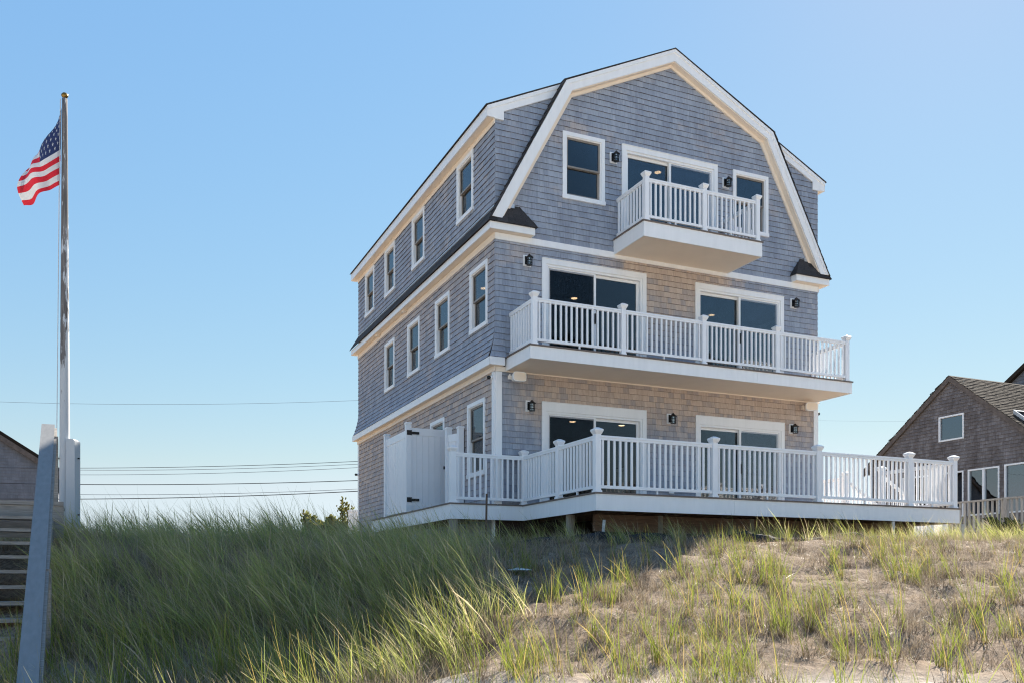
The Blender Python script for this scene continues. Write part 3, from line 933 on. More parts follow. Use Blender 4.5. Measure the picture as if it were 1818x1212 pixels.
def run_rail(par, p0, p1, zd, top, bal_par=None, pitch=0.117, bot=0.075, half=0.05, drop=0.0, mat='white_vinyl'):
    """top rail, bottom rail and balusters between two post centres; drop lowers the far end"""
    p0 = Vector(p0); p1 = Vector(p1)
    d = (p1 - p0); L = d.length; d.normalize(); n = Vector((-d.y, d.x))
    a, b = half, L - half
    def bar(m, z0, z1, w):
        q = []
        for zz in (z0, z1):
            for s, t in ((a, -w), (b, -w), (b, w), (a, w)):
                P = p0 + d * s + n * t
                q.append((P.x, P.y, zd + zz - drop * s / L))
        m.hexa(q)
    m = MB(); bar(m, top - 0.032, top, 0.032); bar(m, top - 0.075, top - 0.033, 0.024); bar(m, top - 0.012, top + 0.006, 0.024)
    m.build('top_rail', mat, par)
    m = MB(); bar(m, bot, bot + 0.055, 0.024)
    if L > 1.2:
        mid = p0 + d * (L / 2); m.box(mid.x - 0.016, mid.x + 0.016, mid.y - 0.016, mid.y + 0.016, zd + 0.001 - drop / 2, zd + bot - drop / 2)
    m.build('bottom_rail', mat, par)
    cnt = max(1, int((b - a) / pitch)); st = (b - a) / cnt
    h = top - 0.075 - bot - 0.055
    me = baluster_mesh(h)
    dz = root_base(par)
    ang = math.atan2(d.y, d.x)
    for i in range(cnt):
        s = a + st * (i + 0.5)
        P = p0 + d * s
        o = bpy.data.objects.new('baluster', me); S.collection.objects.link(o)
        o.parent = bal_par or par
        o.location = (P.x, P.y, zd + bot + 0.055 - dz - drop * s / L)
        o.rotation_euler = (0, 0, ang)
def balcony(u0, u1, vf, zs, zd, posts, top, cap_h, seams, label):
    m = MB()
    m.box(u0 + 0.027, u1 - 0.027, vf + 0.027, -0.0, zs + 0.03, zd - 0.03)
    bal = m.build('balcony', 'raw_lumber', house); bal['label'] = label
    cuts = [u0] + [q for q in seams if q > 5] + [u1]
    for nm, a in tuple(('fascia_board', (c0 + (0.0015 if c0 > u0 else 0), c1 - (0.0015 if c1 < u1 else 0), vf, vf + 0.025)) for c0, c1 in zip(cuts, cuts[1:])) + ( ('fascia_board', (u0, u0 + 0.025, vf + 0.0255, -0.001)), ('fascia_board', (u1 - 0.025, u1, vf + 0.0255, -0.001))):
        one_box(nm, 'white_trim', bal, a[0], a[1], a[2], a[3], zs, zd - 0.028)
    ed = [u0 + 0.026] + seams + [u1 - 0.026]
    for x0, x1 in zip(ed, ed[1:]):
        one_box('soffit_panel', 'bounce_tinted_white', bal, x0 + 0.002, x1 - 0.002, vf + 0.026, -0.036, zs + 0.006, zs + 0.018)
    k = 0; v = vf - 0.022
    while v < -0.02:
        one_box('floor_board', 'deck_board', bal, u0 - 0.022, u1 + 0.022, v, min(v + 0.136, -0.015), zd - 0.027, zd)
        v += 0.141
    vp = vf + 0.058
    for u in posts:
        m = MB(); post_geo(m, u, vp, zd, cap_h); m.build('post', 'white_vinyl', bal)
    for x0, x1 in zip(posts, posts[1:]):
        run_rail(bal, (x0, vp), (x1, vp), zd, top)
    for u in (posts[0], posts[-1]):
        run_rail(bal, (u, -0.02 + 0.05), (u, vp), zd, top)
    return bal
balcony(0.222, 8.56, -1.25, 4.39, 4.67, [0.335, 2.365, 4.385, 6.385, 8.44], 0.925, 1.0, [3.0, 5.8], 'long balcony across the second floor')
balcony(2.84, 5.93, -1.25, 7.195, 7.535, [2.935, 4.40, 5.83], 0.90, 0.985, [], 'small balcony below the gable')

# small fittings on the walls
m = MB(); fbox(m, front_f, 4.29, 4.42, 1.99, 2.10, 0.0, 0.04); m.build('outlet_cover', 'white_trim', house)

# ------------------------------------------------------------------ deck
deck = thing('deck', ORIG, TH, 'white railed wooden deck wrapping the ground floor above the dune', 'deck', bz=0.6)
ZD = 1.586
for a in ((0.56, 3.598, -3.28, -3.255), (3.601, 6.998, -3.28, -3.2552), (7.001, 9.66, -3.28, -3.255), (0.56, 0.585, -3.254, -0.17), (-1.06, 0.56, -0.17, -0.145), (-1.06, -1.035, -0.144, 5.8), (9.635, 9.66, -3.254, 3.0)):
    one_box('fascia_board', 'white_trim', deck, *a, 1.258, ZD - 0.029)
v = -3.30
while v < -0.2:
    one_box('floor_board', 'deck_board', deck, 0.538, 9.682, v, v + 0.137, ZD - 0.027, ZD); v += 0.1415
while v < 2.95:
    one_box('floor_board', 'deck_board', deck, HW + 0.04, 9.682, v, v + 0.137, ZD - 0.027, ZD)
    v += 0.1415
one_box('floor_board', 'deck_board', deck, 0.0, HW, -0.19, -0.05, ZD - 0.027, ZD)
v = -0.19
while v < 5.75:
    one_box('floor_board', 'deck_board', deck, -1.082, -0.035, v, v + 0.137, ZD - 0.027, ZD); v += 0.1415
for v in (-2.55,):
    one_box('girder', 'raw_lumber', deck, 0.95, 9.0, v, v + 0.09, 0.93, 1.25)
for u in [0.62 + 0.41 * i for i in range(22)]:
    one_box('joist', 'raw_lumber', deck, u, u + 0.04, -3.25, -0.02, 1.262, 1.55)
for v in (0.5, 1.5, 2.5, 3.5, 4.5, 5.5):
    one_box('joist', 'raw_lumber', deck, -1.03, -0.02, v, v + 0.04, 1.262, 1.55)
for (u, v, h) in ((-0.95, -0.05, 0.10), (0.72, -2.0, 0.09), (2.4, -2.5, 0.08), (4.6, -2.5, 0.08), (6.8, -2.5, 0.08), (9.05, -2.5, 0.08), (9.4, -0.4, 0.07), (-0.95, 2.8, 0.09), (-0.95, 5.4, 0.09)):
    m = MB(); m.lathe([(h, 0.2), (h * 0.97, 1.26)], 10, (u, v, 0)); m.build('pile', 'pile_wood', deck)
DP = {'A': (0.62, -3.21), 'E': (3.163, -3.21), 'F': (5.717, -3.21), 'G': (8.231, -3.21), 'H': (9.555, -3.21),
      'B': (0.62, -1.72), 'C': (0.60, -0.11), 'D': (-0.99, -0.11), 'I': (9.58, -1.15), 'J': (9.58, 0.0), 'K': (9.58, 2.9)}
for k, (u, v) in DP.items():
    m = MB(); post_geo(m, u, v, ZD, 1.095, half=0.056); m.build('post', 'white_vinyl', deck)
for a, b in ('DC', 'CB', 'BA', 'AE', 'EF', 'FG', 'GH', 'HI', 'JK'):
    rl = bpy.data.objects.new('railing', None); S.collection.objects.link(rl); rl.parent = deck
    rl.empty_display_size = 0.1
    run_rail(rl, DP[a], DP[b], ZD, 1.02, half=0.056)
# steps down from the right side of the deck
for i in range(5):
    one_box('step', 'deck_board', deck, 9.70 + 0.28 * i, 9.99 + 0.28 * i, -1.06, -0.08, ZD - 0.21 - 0.17 * i, ZD - 0.17 - 0.17 * i)
for v in (-1.15, 0.0):
    m = MB(); post_geo(m, 11.2, v, 0.72, 1.02, half=0.056); m.build('post', 'white_vinyl', deck)
    rl = bpy.data.objects.new('railing', None); S.collection.objects.link(rl); rl.parent = deck; rl.empty_display_size = 0.1
    run_rail(rl, (9.58, v), (11.2, v), ZD, 0.98, half=0.056, drop=0.92)

# ------------------------------------------------------------------ outdoor shower
sh = thing('shower_enclosure', ORIG + CU * -1.0 + CV * 2.8, TH, 'white vinyl outdoor shower enclosure with a black hinged gate', 'shower', bz=ZD)
def suv(u, v): return (u + 1.0, v - 2.8)
def spost(u, v, h):
    x, y = suv(u, v); m = MB()
    m.box(x - 0.062, x + 0.062, y - 0.062, y + 0.062, ZD + 0.002, ZD + h)
    m.box(x - 0.076, x + 0.076, y - 0.076, y + 0.076, ZD + h, ZD + h + 0.022)
    m.box(x - 0.068, x + 0.068, y - 0.068, y + 0.068, ZD + h + 0.0225, ZD + h + 0.04)
    m.build('post', 'white_vinyl', sh)
spost(-0.99, 4.62, 2.04); spost(-0.99, 2.86, 2.06); spost(-0.215, 2.25, 1.90); spost(-0.10, 1.78, 1.86)
def vpanel(name, p0, p1, z0, z1, nb, stile=0.0):
    (x0, y0), (x1, y1) = suv(*p0), suv(*p1)
    a = Vector((x0, y0)); d = Vector((x1, y1)) - a; L = d.length; d.normalize(); n = Vector((-d.y, d.x))
    def bar(m, s0, s1, zz0, zz1, w):
        q = []
        for z in (zz0, zz1):
            for s, t in ((s0, -w), (s1, -w), (s1, w), (s0, w)):
                P = a + d * s + n * t; q.append((P.x, P.y, z))
        m.hexa(q)
    m = MB(); bar(m, 0, L, z1 - 0.17, z1, 0.026); bar(m, 0, L, z0, z0 + 0.15, 0.026)
    if stile:
        bar(m, 0, stile, z0 + 0.151, z1 - 0.171, 0.026); bar(m, L - stile, L, z0 + 0.151, z1 - 0.171, 0.026)
    pn = m.build(name, 'white_vinyl', sh)
    s0 = stile; w = (L - 2 * stile) / nb
    for i in range(nb):
        m = MB(); bar(m, s0 + w * i + 0.006, s0 + w * (i + 1) - 0.006, z0 + 0.151, z1 - 0.171, 0.016)
        m.build('board', 'white_vinyl', pn)
    m = MB(); bar(m, s0, L - s0, z0 + 0.15, z1 - 0.17, 0.002); m.build('backing', 'white_vinyl', pn)
    return pn
vpanel('panel', (-0.99, 4.56), (-0.99, 2.92), ZD + 0.03, ZD + 1.93, 11)
vpanel('panel', (-0.215, 2.19), (-0.10, 1.84), ZD + 0.05, ZD + 1.76, 3)
gate = vpanel('gate', (-0.92, 2.86), (-0.06, 2.86), ZD + 0.06, ZD + 1.98, 4, 0.13)
for z in (0.30, 1.86):
    m = MB(); x, y = suv(-0.93, 2.86)
    m.box(x - 0.11, x - 0.005, y - 0.075, y - 0.063, ZD + z - 0.055, ZD + z + 0.055)
    m.box(x + 0.0, x + 0.20, y - 0.04, y - 0.0265, ZD + z - 0.03, ZD + z + 0.03)
    m.tube([(x - 0.002, y - 0.06, ZD + z - 0.06), (x - 0.002, y - 0.06, ZD + z + 0.06)], 0.014, 8)
    m.build('hinge', 'black_metal', gate)
m = MB(); x, y = suv(-0.10, 2.86); m.box(x - 0.03, x + 0.03, y - 0.06, y - 0.0265, ZD + 1.05, ZD + 1.12); m.build('latch', 'black_metal', gate)

# ------------------------------------------------------------------ wall lanterns, speakers, cameras
def make_lantern():
    t = thing('wall_lantern', (0, 0, 0), TH, 'x', 'wall lamp', 'black cage lanterns on the front wall')
    m = MB(); m.box(0, 0.18, -0.030, 0, -0.235, 0); m.build('mounting_block', 'white_trim', t)
    m = MB(); m.box(0.035, 0.145, -0.05, -0.0305, -0.20, -0.03); m.build('back_plate', 'black_metal', t)
    cx, cy = 0.095, -0.135
    m = MB(); m.tube([(0.09, -0.045, -0.07), (0.092, -0.075, -0.025), (cx, -0.11, -0.01), (cx, cy, -0.03)], 0.012, 8); m.lathe([(0.014, 0), (0.02, 0.012), (0.006, 0.03)], 8, (cx, cy, -0.03)); m.build('arm', 'black_metal', t)
    m = MB(); m.lathe([(0.082, -0.082), (0.080, -0.074), (0.05, -0.048), (0.034, -0.03)], 16, (cx, cy, 0)); m.build('hood', 'black_metal', t)
    m = MB()
    for z in (-0.135, -0.19, -0.235):
        m.lathe([(0.058, z - 0.005), (0.064, z - 0.005), (0.064, z + 0.005), (0.058, z + 0.005)], 16, (cx, cy, 0))
    for k in range(8):
        a = math.pi * k / 4
        m.tube([(cx + 0.06 * math.cos(a), cy + 0.06 * math.sin(a), -0.08), (cx + 0.06 * math.cos(a), cy + 0.06 * math.sin(a), -0.238)], 0.0045, 5)
    m.build('cage', 'black_metal', t)
    m = MB(); m.lathe([(0.05, -0.225), (0.052, -0.08)], 14, (cx, cy, 0)); m.build('glass', 'lantern_glass', t)
    m = MB(); m.lathe([(0.008, -0.2), (0.024, -0.175), (0.024, -0.15), (0.012, -0.12), (0.012, -0.085)], 10, (cx, cy, 0)); m.build('bulb', 'cloth_white', t)
    return t
LAN = [(0.691, 3.815, 'black cage lantern beside the corner board, left of the ground floor doors'),
       (4.233, 3.802, 'black cage lantern between the two ground floor sliding doors'),
       (7.755, 3.812, 'black cage lantern at the right end of the ground floor wall'),
       (0.632, 6.869, 'black cage lantern left of the long balcony doors, near the house corner'),
       (7.794, 6.857, 'black cage lantern right of the long balcony doors'),
       (2.740, 9.448, 'black cage lantern between the gable window and the small balcony door'),
       (5.774, 9.433, 'black cage lantern right of the small balcony door')]
lan = make_lantern()
for i, (u, z, lb) in enumerate(LAN):
    o = lan if i == 0 else dup(lan)
    o.location = hw(u, -0.006, z); o['label'] = lb
def make_speaker():
    t = thing('outdoor_speaker', (0, 0, 0), TH, 'x', 'speaker', 'white speakers under the long balcony')
    m = MB()
    n = 18
    pr = []
    for k in range(n):
        a = 2 * math.pi * k / n
        e = 0.45
        pr.append((0.15 * math.copysign(abs(math.cos(a)) ** e, math.cos(a)), 0.10 * math.copysign(abs(math.sin(a)) ** e, math.sin(a))))
    m.prism(pr, lambda p, k: (p[0] * (1 - 0.25 * k), -0.13 + 0.17 * k, p[1] * (1 - 0.15 * k)))
    m.build('cabinet', 'white_trim', t)
    m = MB(); m.prism([(p[0] * 0.88, p[1] * 0.84) for p in pr], lambda p, k: (p[0], -0.136 + 0.006 * k, p[1])); m.build('grille', 'bounce_tinted_white', t)
    m = MB(); m.box(-0.19, -0.17, -0.03, 0.0, -0.05, 0.05); m.box(0.17, 0.19, -0.03, 0.0, -0.05, 0.05); m.box(-0.19, 0.19, 0.04, 0.06, -0.04, 0.04); m.tube([(0, 0.05, 0), (0, 0.2, 0.02)], 0.02, 8)
    m.build('bracket', 'bounce_tinted_white', t)
    return t
sp = make_speaker()
sp.location = hw(0.40, -0.24, 4.225); sp['label'] = 'white speaker under the long balcony by the white corner board and door lamp'
sp2 = dup(sp, hw(8.21, -0.24, 4.21), TH - 0.35, 'white speaker tucked under the far right end of the long balcony')
def make_cam():
    t = thing('security_camera', (0, 0, 0), 0, 'x', 'camera', 'small security cameras on the house corners')
    m = MB(); m.lathe([(0.04, 0.0), (0.045, 0.012), (0.03, 0.03)], 12); m.build('mount', 'white_trim', t)
    m = MB(); m.lathe([(0.012, 0.03), (0.034, 0.045), (0.042, 0.07), (0.034, 0.098), (0.012, 0.112)], 12); m.build('camera_ball', 'black_metal', t, smooth=True)
    return t
sc = make_cam(); sc['label'] = 'black ball security camera on the side corner board near the front'
sc.location = hw(-0.032, 0.10, 4.255); sc.rotation_euler = Vector((-CU.x, -CU.y, 0)).to_track_quat('Z', 'Y').to_euler()
s2 = dup(sc, hw(HW + 0.034, 0.08, 4.15), None, 'black security camera on the far right corner below the long balcony'); s2.rotation_euler = CU.to_track_quat('Z', 'Y').to_euler()
s3 = dup(sc, hw(-0.03, HD - 0.06, 3.4), None, 'black security camera on the rear edge of the shingled side wall')
s3.rotation_euler = Vector((-CU.x, -CU.y, 0)).to_track_quat('Z', 'Y').to_euler()

# ------------------------------------------------------------------ flagpole and flag
FPX, FPY = -6.83, 13.9
def pz(y): return (1030 - y) / 1616 * FPY
pole = thing('flagpole', (FPX, FPY, 0), 0, 'tall wooden flagpole with peeling white paint and a dark ball on top', 'flagpole', bz=0.45)
m = MB()
zt, zb = pz(176), 0.2
prof = []
for k in range(24):
    f = k / 23; z = zb + (zt - zb) * f
    prof.append((0.083 - 0.045 * f ** 1.1, z))
m.lathe(prof, 12, (0, 0, 0)); m.build('pole', 'peeling_paint', pole, smooth=True)
m = MB(); m.lathe([(0.012, zt), (0.03, zt + 0.012), (0.05, zt + 0.04), (0.05, zt + 0.06), (0.03, zt + 0.085), (0.01, zt + 0.09)], 12); m.build('finial', 'brass', pole, smooth=True)
m = MB(); m.tube([(-0.055, -0.02, zt - 0.02), (-0.07, -0.03, pz(340)), (-0.10, -0.05, pz(815))], 0.006, 5); m.tube([(-0.045, -0.045, zt - 0.02), (-0.085, -0.08, pz(815))], 0.005, 5); m.build('halyard', 'rope', pole)
m = MB(); m.box(-0.13, -0.085, -0.09, -0.02, pz(815), pz(810)); m.box(-0.105, -0.085, -0.08, -0.04, pz(818), pz(806)); m.build('cleat', 'black_metal', pole)
m = MB(); m.box(0.06, 0.195, -0.09, 0.09, 0.2, pz(783)); m.hexa([(0.06, -0.09, pz(783)), (0.195, -0.09, pz(783)), (0.195, 0.09, pz(783)), (0.06, 0.09, pz(783)), (0.075, -0.09, pz(779.5)), (0.165, -0.09, pz(779.5)), (0.165, 0.09, pz(779.5)), (0.075, 0.09, pz(779.5))]); m.build('support_post', 'peeling_paint', pole)
m = MB()
for y in (813, 913):
    m.tube([(0.2, 0, pz(y)), (0.225, 0, pz(y))], 0.012, 6); m.tube([(-0.10, 0, pz(y)), (-0.07, 0, pz(y))], 0.012, 6)
m.build('bolt', 'black_metal', pole)
# coil of line hanging on the pole
m = MB(); m.lathe([(0.02, -0.11), (0.06, -0.06), (0.05, 0.08), (0.02, 0.11)], 8, (-0.105, 0.02, pz(862))); m.tube([(-0.10, 0.02, pz(868)), (-0.13, 0.0, pz(876)), (-0.10, 0.01, pz(880))], 0.006, 5); m.build('rope_coil', 'black_fabric', pole)

SC = FPY / 1616
def fp(px, py, d): return Vector(((px - 909) * SC, FPY + d, (1030 - py) * SC))
TR = [0, 4 / 13, 7 / 13, 10 / 13, 1]
CTL = [(0.0, [(111.0, 194, -.03), (110.3, 238, -.03), (109.6, 267, -.03), (109.0, 299, -.03), (108.6, 330, -.03)]),
       (0.2, [(94, 219, .10), (92, 243, -.05), (92, 287, -.12), (94, 314, -.12), (95, 340, -.08)]),
       (0.4, [(72, 263, .28), (69.5, 262, .02), (78.5, 295, -.16), (82, 323, -.18), (82, 350, -.14)]),
       (0.7, [(72, 285, .42), (60, 274, .12), (59, 299, -.06), (57, 327, -.10), (60, 364, -.05)]),
       (1.0, [(70, 292, .50), (56, 279, .22), (41.5, 302, .05), (32, 333.5, .0), (39, 363, .08)])]
def cr(a, b, c, d, t):
    return 0.5 * ((2 * b) + (-a + c) * t + (2 * a - 5 * b + 4 * c - d) * t * t + (-a + 3 * b - 3 * c + d) * t ** 3)
def interp(keys, vals, x):
    i = 0
    while i < len(keys) - 2 and x > keys[i + 1]: i += 1
    t = (x - keys[i]) / (keys[i + 1] - keys[i])
    p = vals[max(i - 1, 0)]; q = vals[i]; r = vals[i + 1]; s = vals[min(i + 2, len(vals) - 1)]
    return tuple(cr(p[k], q[k], r[k], s[k], t) for k in range(3))
def flag_pt(s, t):
    col = [interp(TR, c[1], t) for c in CTL]
    p = interp([c[0] for c in CTL], col, s)
    P = fp(*p)
    P.y += 0.03 * math.sin(13 * s + 5 * t) * min(1, s * 2.5)
    return P
m = MB(); NS, NT = 40, 52
for j in range(NT + 1):
    for i in range(NS + 1):
        m.v.append(tuple(flag_pt(i / NS, j / NT)))
for j in range(NT):
    st = j // 4
    for i in range(NS):
        can = i < NS * 0.4 and st < 7
        m.f.append((j * (NS + 1) + i, j * (NS + 1) + i + 1, (j + 1) * (NS + 1) + i + 1, (j + 1) * (NS + 1) + i))
        m.m.append(2 if can else (0 if st % 2 == 0 else 1))
flag = m.build('flag', ['flag_red', 'flag_white', 'flag_blue'], smooth=True, fix=False)
tag(flag, 'American flag with red and white stripes hanging from the wooden pole', 'flag')
m = MB()
for r in range(9):
    for c in range(6 if r % 2 == 0 else 5):
        s0 = (0.4 / 12) * (1 + 2 * c + (r % 2)); t0 = (7 / 13) / 10 * (r + 1)
        e = 0.004
        n = (flag_pt(s0 + e, t0) - flag_pt(s0, t0)).cross(flag_pt(s0, t0 + e) - flag_pt(s0, t0)).normalized()
        for sg in (1, -1):
            pts = []
            for k in range(10):
                a = math.pi * k / 5 - math.pi / 2; rr = 0.026 if k % 2 == 0 else 0.0105
                pts.append(flag_pt(max(0.001, s0 + rr * math.cos(a) / 1.9), max(0.001, t0 + rr * math.sin(a))) + n * 0.004 * sg)
            m.face(pts)
o = m.build('stars', 'flag_white', flag, fix=False)

# ------------------------------------------------------------------ beach stairs at the left
SO = Vector((-6.06, 12.3, 0))
st = thing('beach_stairs', SO, TH, 'weathered wooden beach stairs with a wide gray handrail board', 'stairs', bz=-0.9)
for z0, z1, mt in ((1.012, 1.066, 'gray_timber'), (0.80, 1.008, 'gray_timber'), (0.575, 0.795, 'gray_timber')):
    m = MB(); m.box(-1.9, 0.0, -0.02 if z1 > 1.05 else 0.0, 0.05, z0, z1); m.build('rim_board', mt, st)
for i in range(8):
    m = MB(); m.box(-1.9 , -0.03, 0.06 + i * 0.145, 0.195 + i * 0.145, 1.02, 1.06); m.build('landing_board', 'gray_timber', st)
for k in range(13):
    b = -0.33 * k - 0.05
    z = 0.839 - 0.178 * k
    m = MB(); m.box(-1.55, -0.17, b - 0.30, b - 0.16, z - 0.04, z); m.box(-1.55, -0.17, b - 0.155, b - 0.02, z - 0.04, z); m.build('tread', 'gray_timber', st)
sl_ = 0.178 / 0.33
for a in (-0.165, -1.60):
    m = MB()
    y0, y1 = 0.0, -4.4
    zz = lambda y: 0.70 + sl_ * y
    m.hexa([(a, y0, zz(y0) - 0.17), (a + 0.045, y0, zz(y0) - 0.17), (a + 0.045, y1, zz(y1) - 0.17), (a, y1, zz(y1) - 0.17),
            (a, y0, zz(y0) + 0.12), (a + 0.045, y0, zz(y0) + 0.12), (a + 0.045, y1, zz(y1) + 0.12), (a, y1, zz(y1) + 0.12)])
    m.build('stringer', 'gray_timber', st)
def rail_line(t):      # t: metres along -b
    return t
m = MB()
P0 = Vector((-6.445, 12.65, 2.176)); P1 = Vector((-3.52, 6.5, -1.47))
def loc_st(P): d = P - Vector((SO.x, SO.y, 0)); return Vector((d.dot(CU), d.dot(CV), P.z))
L0, L1 = loc_st(P0), loc_st(P1)
wv = Vector((0.082, 0, 0)); dn = Vector((0, 0.0, -0.045))
q = [L0 - wv, L0 + wv, L1 + wv, L1 - wv]
m.hexa([p + dn for p in q] + q); m.build('handrail', 'rail_board', st)
dirv = (L1 - L0)
for f, zlow in ((0.045, 0.7), (0.55, -1.0), (0.98, -2.2)):
    P = L0 + dirv * f
    m = MB(); m.box(P.x + 0.04, P.x + 0.13, P.y - 0.045, P.y + 0.045, zlow, P.z - 0.05); m.build('rail_post', 'gray_timber', st)
m = MB()
A0, A1 = L0 + Vector((0.07, 0, -0.05)), L1 + Vector((0.07, 0, -0.05))
m.hexa([A0 + Vector((0, 0, -0.14)), A0 + Vector((0.04, 0, -0.14)), A1 + Vector((0.04, 0, -0.14)), A1 + Vector((0, 0, -0.14)), A0, A0 + Vector((0.04, 0, 0)), A1 + Vector((0.04, 0, 0)), A1])
m.build('rail_support', 'gray_timber', st)

# ------------------------------------------------------------------ neighbours
def old_house_wall(frame, a0, a1, z0, z1, holes, planes, parent, mat='old_shingle', exp=0.135, wmin=0.1, wmax=0.22):
    lst = []
    shingle_wall(frame, a0, a1, z0, z1, holes, planes, target=lst, exp=exp, wmin=wmin, wmax=wmax, thick=0.022)
    m = MB()
    for it in lst: shingle_geo(m, it)
    return tag(m.build('shingles', [mat, 'old_shingle_butt'], parent, fix=False), kind='stuff')
NU = 20.0
NK = (NU + 7.422) / (17.0 + 7.422)
def nv(v): return (v + 17.494) * NK - 17.494
nh = thing('neighbor_house', ORIG, TH, 'brown weathered shingle cottage with steep gable beyond the right end of the deck', 'house', bz=0.9)
nf = lambda p, d: (NU - d, p[0], p[1])
PK = (nv(3.15), 6.40 * NK)
slL = (6.40 - 3.89) / (6.58 - 3.15); slR = (6.40 - 4.42) / (3.15 - 0.639)
NW = [(2.656, 3.595, 4.437, 5.236), (1.42, 2.512, 2.005, 3.44), (2.668, 3.75, 2.005, 3.44), (-1.0, 1.256, 2.003, 3.457), (3.95, 5.05, 2.005, 3.44)]
NW = [(nv(a), nv(b), c * NK, d * NK) for a, b, c, d in NW]
planes = [(-slL, -1, PK[1] + slL * PK[0]), (slR, -1, PK[1] - slR * PK[0])]
VA, VB = nv(-2.6), nv(6.45)
old_house_wall(nf, VA, VB, 0.7, 7.3, NW, planes, nh, exp=0.12)
m = MB()
for q in minus_rects((VA, VB, 0.7, 7.3), NW):
    poly = [(q[0], q[2]), (q[1], q[2]), (q[1], q[3]), (q[0], q[3])]
    for pl in planes: poly = clip_poly(poly, *pl)
    if len(poly) > 2: m.face([nf(p, -0.01) for p in poly])
zr = lambda v: PK[1] - (slL * (v - PK[0]) if v > PK[0] else slR * (PK[0] - v))
UE = NU + 9.5
m.face([(NU + 0.01, VA, 0.7), (UE, VA, 0.7), (UE, VA, zr(VA)), (NU + 0.01, VA, zr(VA))])
m.face([(NU + 0.01, VB, 0.7), (UE, VB, 0.7), (UE, VB, zr(VB)), (NU + 0.01, VB, zr(VB))])
m.face([(UE, VA, 0.7), (UE, VB, 0.7), (UE, VB, zr(VB)), (UE, PK[0], PK[1]), (UE, VA, zr(VA))])
m.build('wall', 'old_shingle', nh)
for i, h in enumerate(NW):
    m = MB(); ring(m, nf, h[0], h[1], h[2], h[3], 0.055, -0.08, 0.035)
    if i in (1, 2): fbox(m, nf, (h[0] + h[1]) / 2 - 0.045, (h[0] + h[1]) / 2 + 0.045, h[2] + 0.055, h[3] - 0.055, -0.08, 0.03)
    if i == 3: fbox(m, nf, nv(0.1), nv(0.17), h[2] + 0.055, h[3] - 0.055, -0.08, 0.03)
    w = m.build('window', 'white_trim', nh)
    pane(nf, h[0] + 0.05, h[1] - 0.05, h[2] + 0.05, h[3] - 0.05, -0.03, w, 'neighbor_glass')
    m = MB(); fbox(m, nf, h[0], h[1], h[2], h[3], -0.62, -0.6); m.build('dark_backing', 'black_fabric', w)  # black sheet stands in for the dark room behind the glass
# roof planes with laid courses
m = MB()
for sgn, ve, s_ in ((1, nv(6.75), slL), (-1, nv(-2.9), slR)):
    L = abs(ve - PK[0])
    n = int(L / 0.105)
    for k in range(n):
        d0, d1 = L * (k) / n, L * (k + 1.15) / n
        u = NU - 0.12 - random.random() * 0.2
        z0, z1 = PK[1] + 0.10 - s_ * d0, PK[1] + 0.10 - s_ * d1
        v0, v1 = PK[0] + sgn * d0, PK[0] + sgn * d1
        while u < UE + 0.3:
            w = random.uniform(0.11, 0.26)
            uu = max(u, NU - 0.12); e = random.uniform(0.014, 0.03)
            m.face([(uu, v0, z0), (u + w - 0.008, v0, z0), (u + w - 0.008, v1, z1 + e), (uu, v1, z1 + e)])
            m.face([(uu, v1, z1 + e), (u + w - 0.008, v1, z1 + e), (u + w - 0.008, v1, z1 - 0.01), (uu, v1, z1 - 0.01)], 1)
            u += w
tag(m.build('roof_shingles', ['roof_shingle', 'old_shingle_butt'], nh, fix=False), kind='stuff')
for ve, s_ in ((nv(6.75), slL), (nv(-2.9), slR)):
    m = MB()
    a = (PK[0], PK[1] + 0.085); b = (ve, PK[1] + 0.085 - s_ * abs(ve - PK[0]))
    m.hexa([(NU - 0.10, a[0], a[1] - 0.20), (NU - 0.10, b[0], b[1] - 0.20), (NU + 0.0, b[0], b[1] - 0.20), (NU + 0.0, a[0], a[1] - 0.20),
            (NU - 0.10, a[0], a[1]), (NU - 0.10, b[0], b[1]), (NU + 0.0, b[0], b[1]), (NU + 0.0, a[0], a[1])]); m.build('rake_board', 'fascia_brown', nh)
m = MB(); m.box(NU - 0.1, UE, nv(6.66), nv(6.74), 3.72 * NK, 3.90 * NK); m.build('eave_board', 'fascia_brown', nh)
m = MB(); zz = lambda v: PK[1] + 0.10 - slR * (PK[0] - v)
m.hexa([(20.393, nv(1.25), zz(nv(1.25))), (21.348, nv(1.25), zz(nv(1.25))), (21.348, nv(0.35), zz(nv(0.35))), (20.393, nv(0.35), zz(nv(0.35))), (20.393, nv(1.25), zz(nv(1.25)) + 0.14), (21.348, nv(1.25), zz(nv(1.25)) + 0.14), (21.348, nv(0.35), zz(nv(0.35)) + 0.14), (20.393, nv(0.35), zz(nv(0.35)) + 0.14)])
sk = m.build('skylight', 'cloth_white', nh)
m = MB(); m.hexa([(20.472, nv(1.18), zz(nv(1.18)) + 0.14), (21.269, nv(1.18), zz(nv(1.18)) + 0.14), (21.269, nv(0.42), zz(nv(0.42)) + 0.14), (20.472, nv(0.42), zz(nv(0.42)) + 0.14), (20.472, nv(1.18), zz(nv(1.18)) + 0.15), (21.269, nv(1.18), zz(nv(1.18)) + 0.15), (21.269, nv(0.42), zz(nv(0.42)) + 0.15), (20.472, nv(0.42), zz(nv(0.42)) + 0.15)]); m.build('pane', 'neighbor_glass', sk)
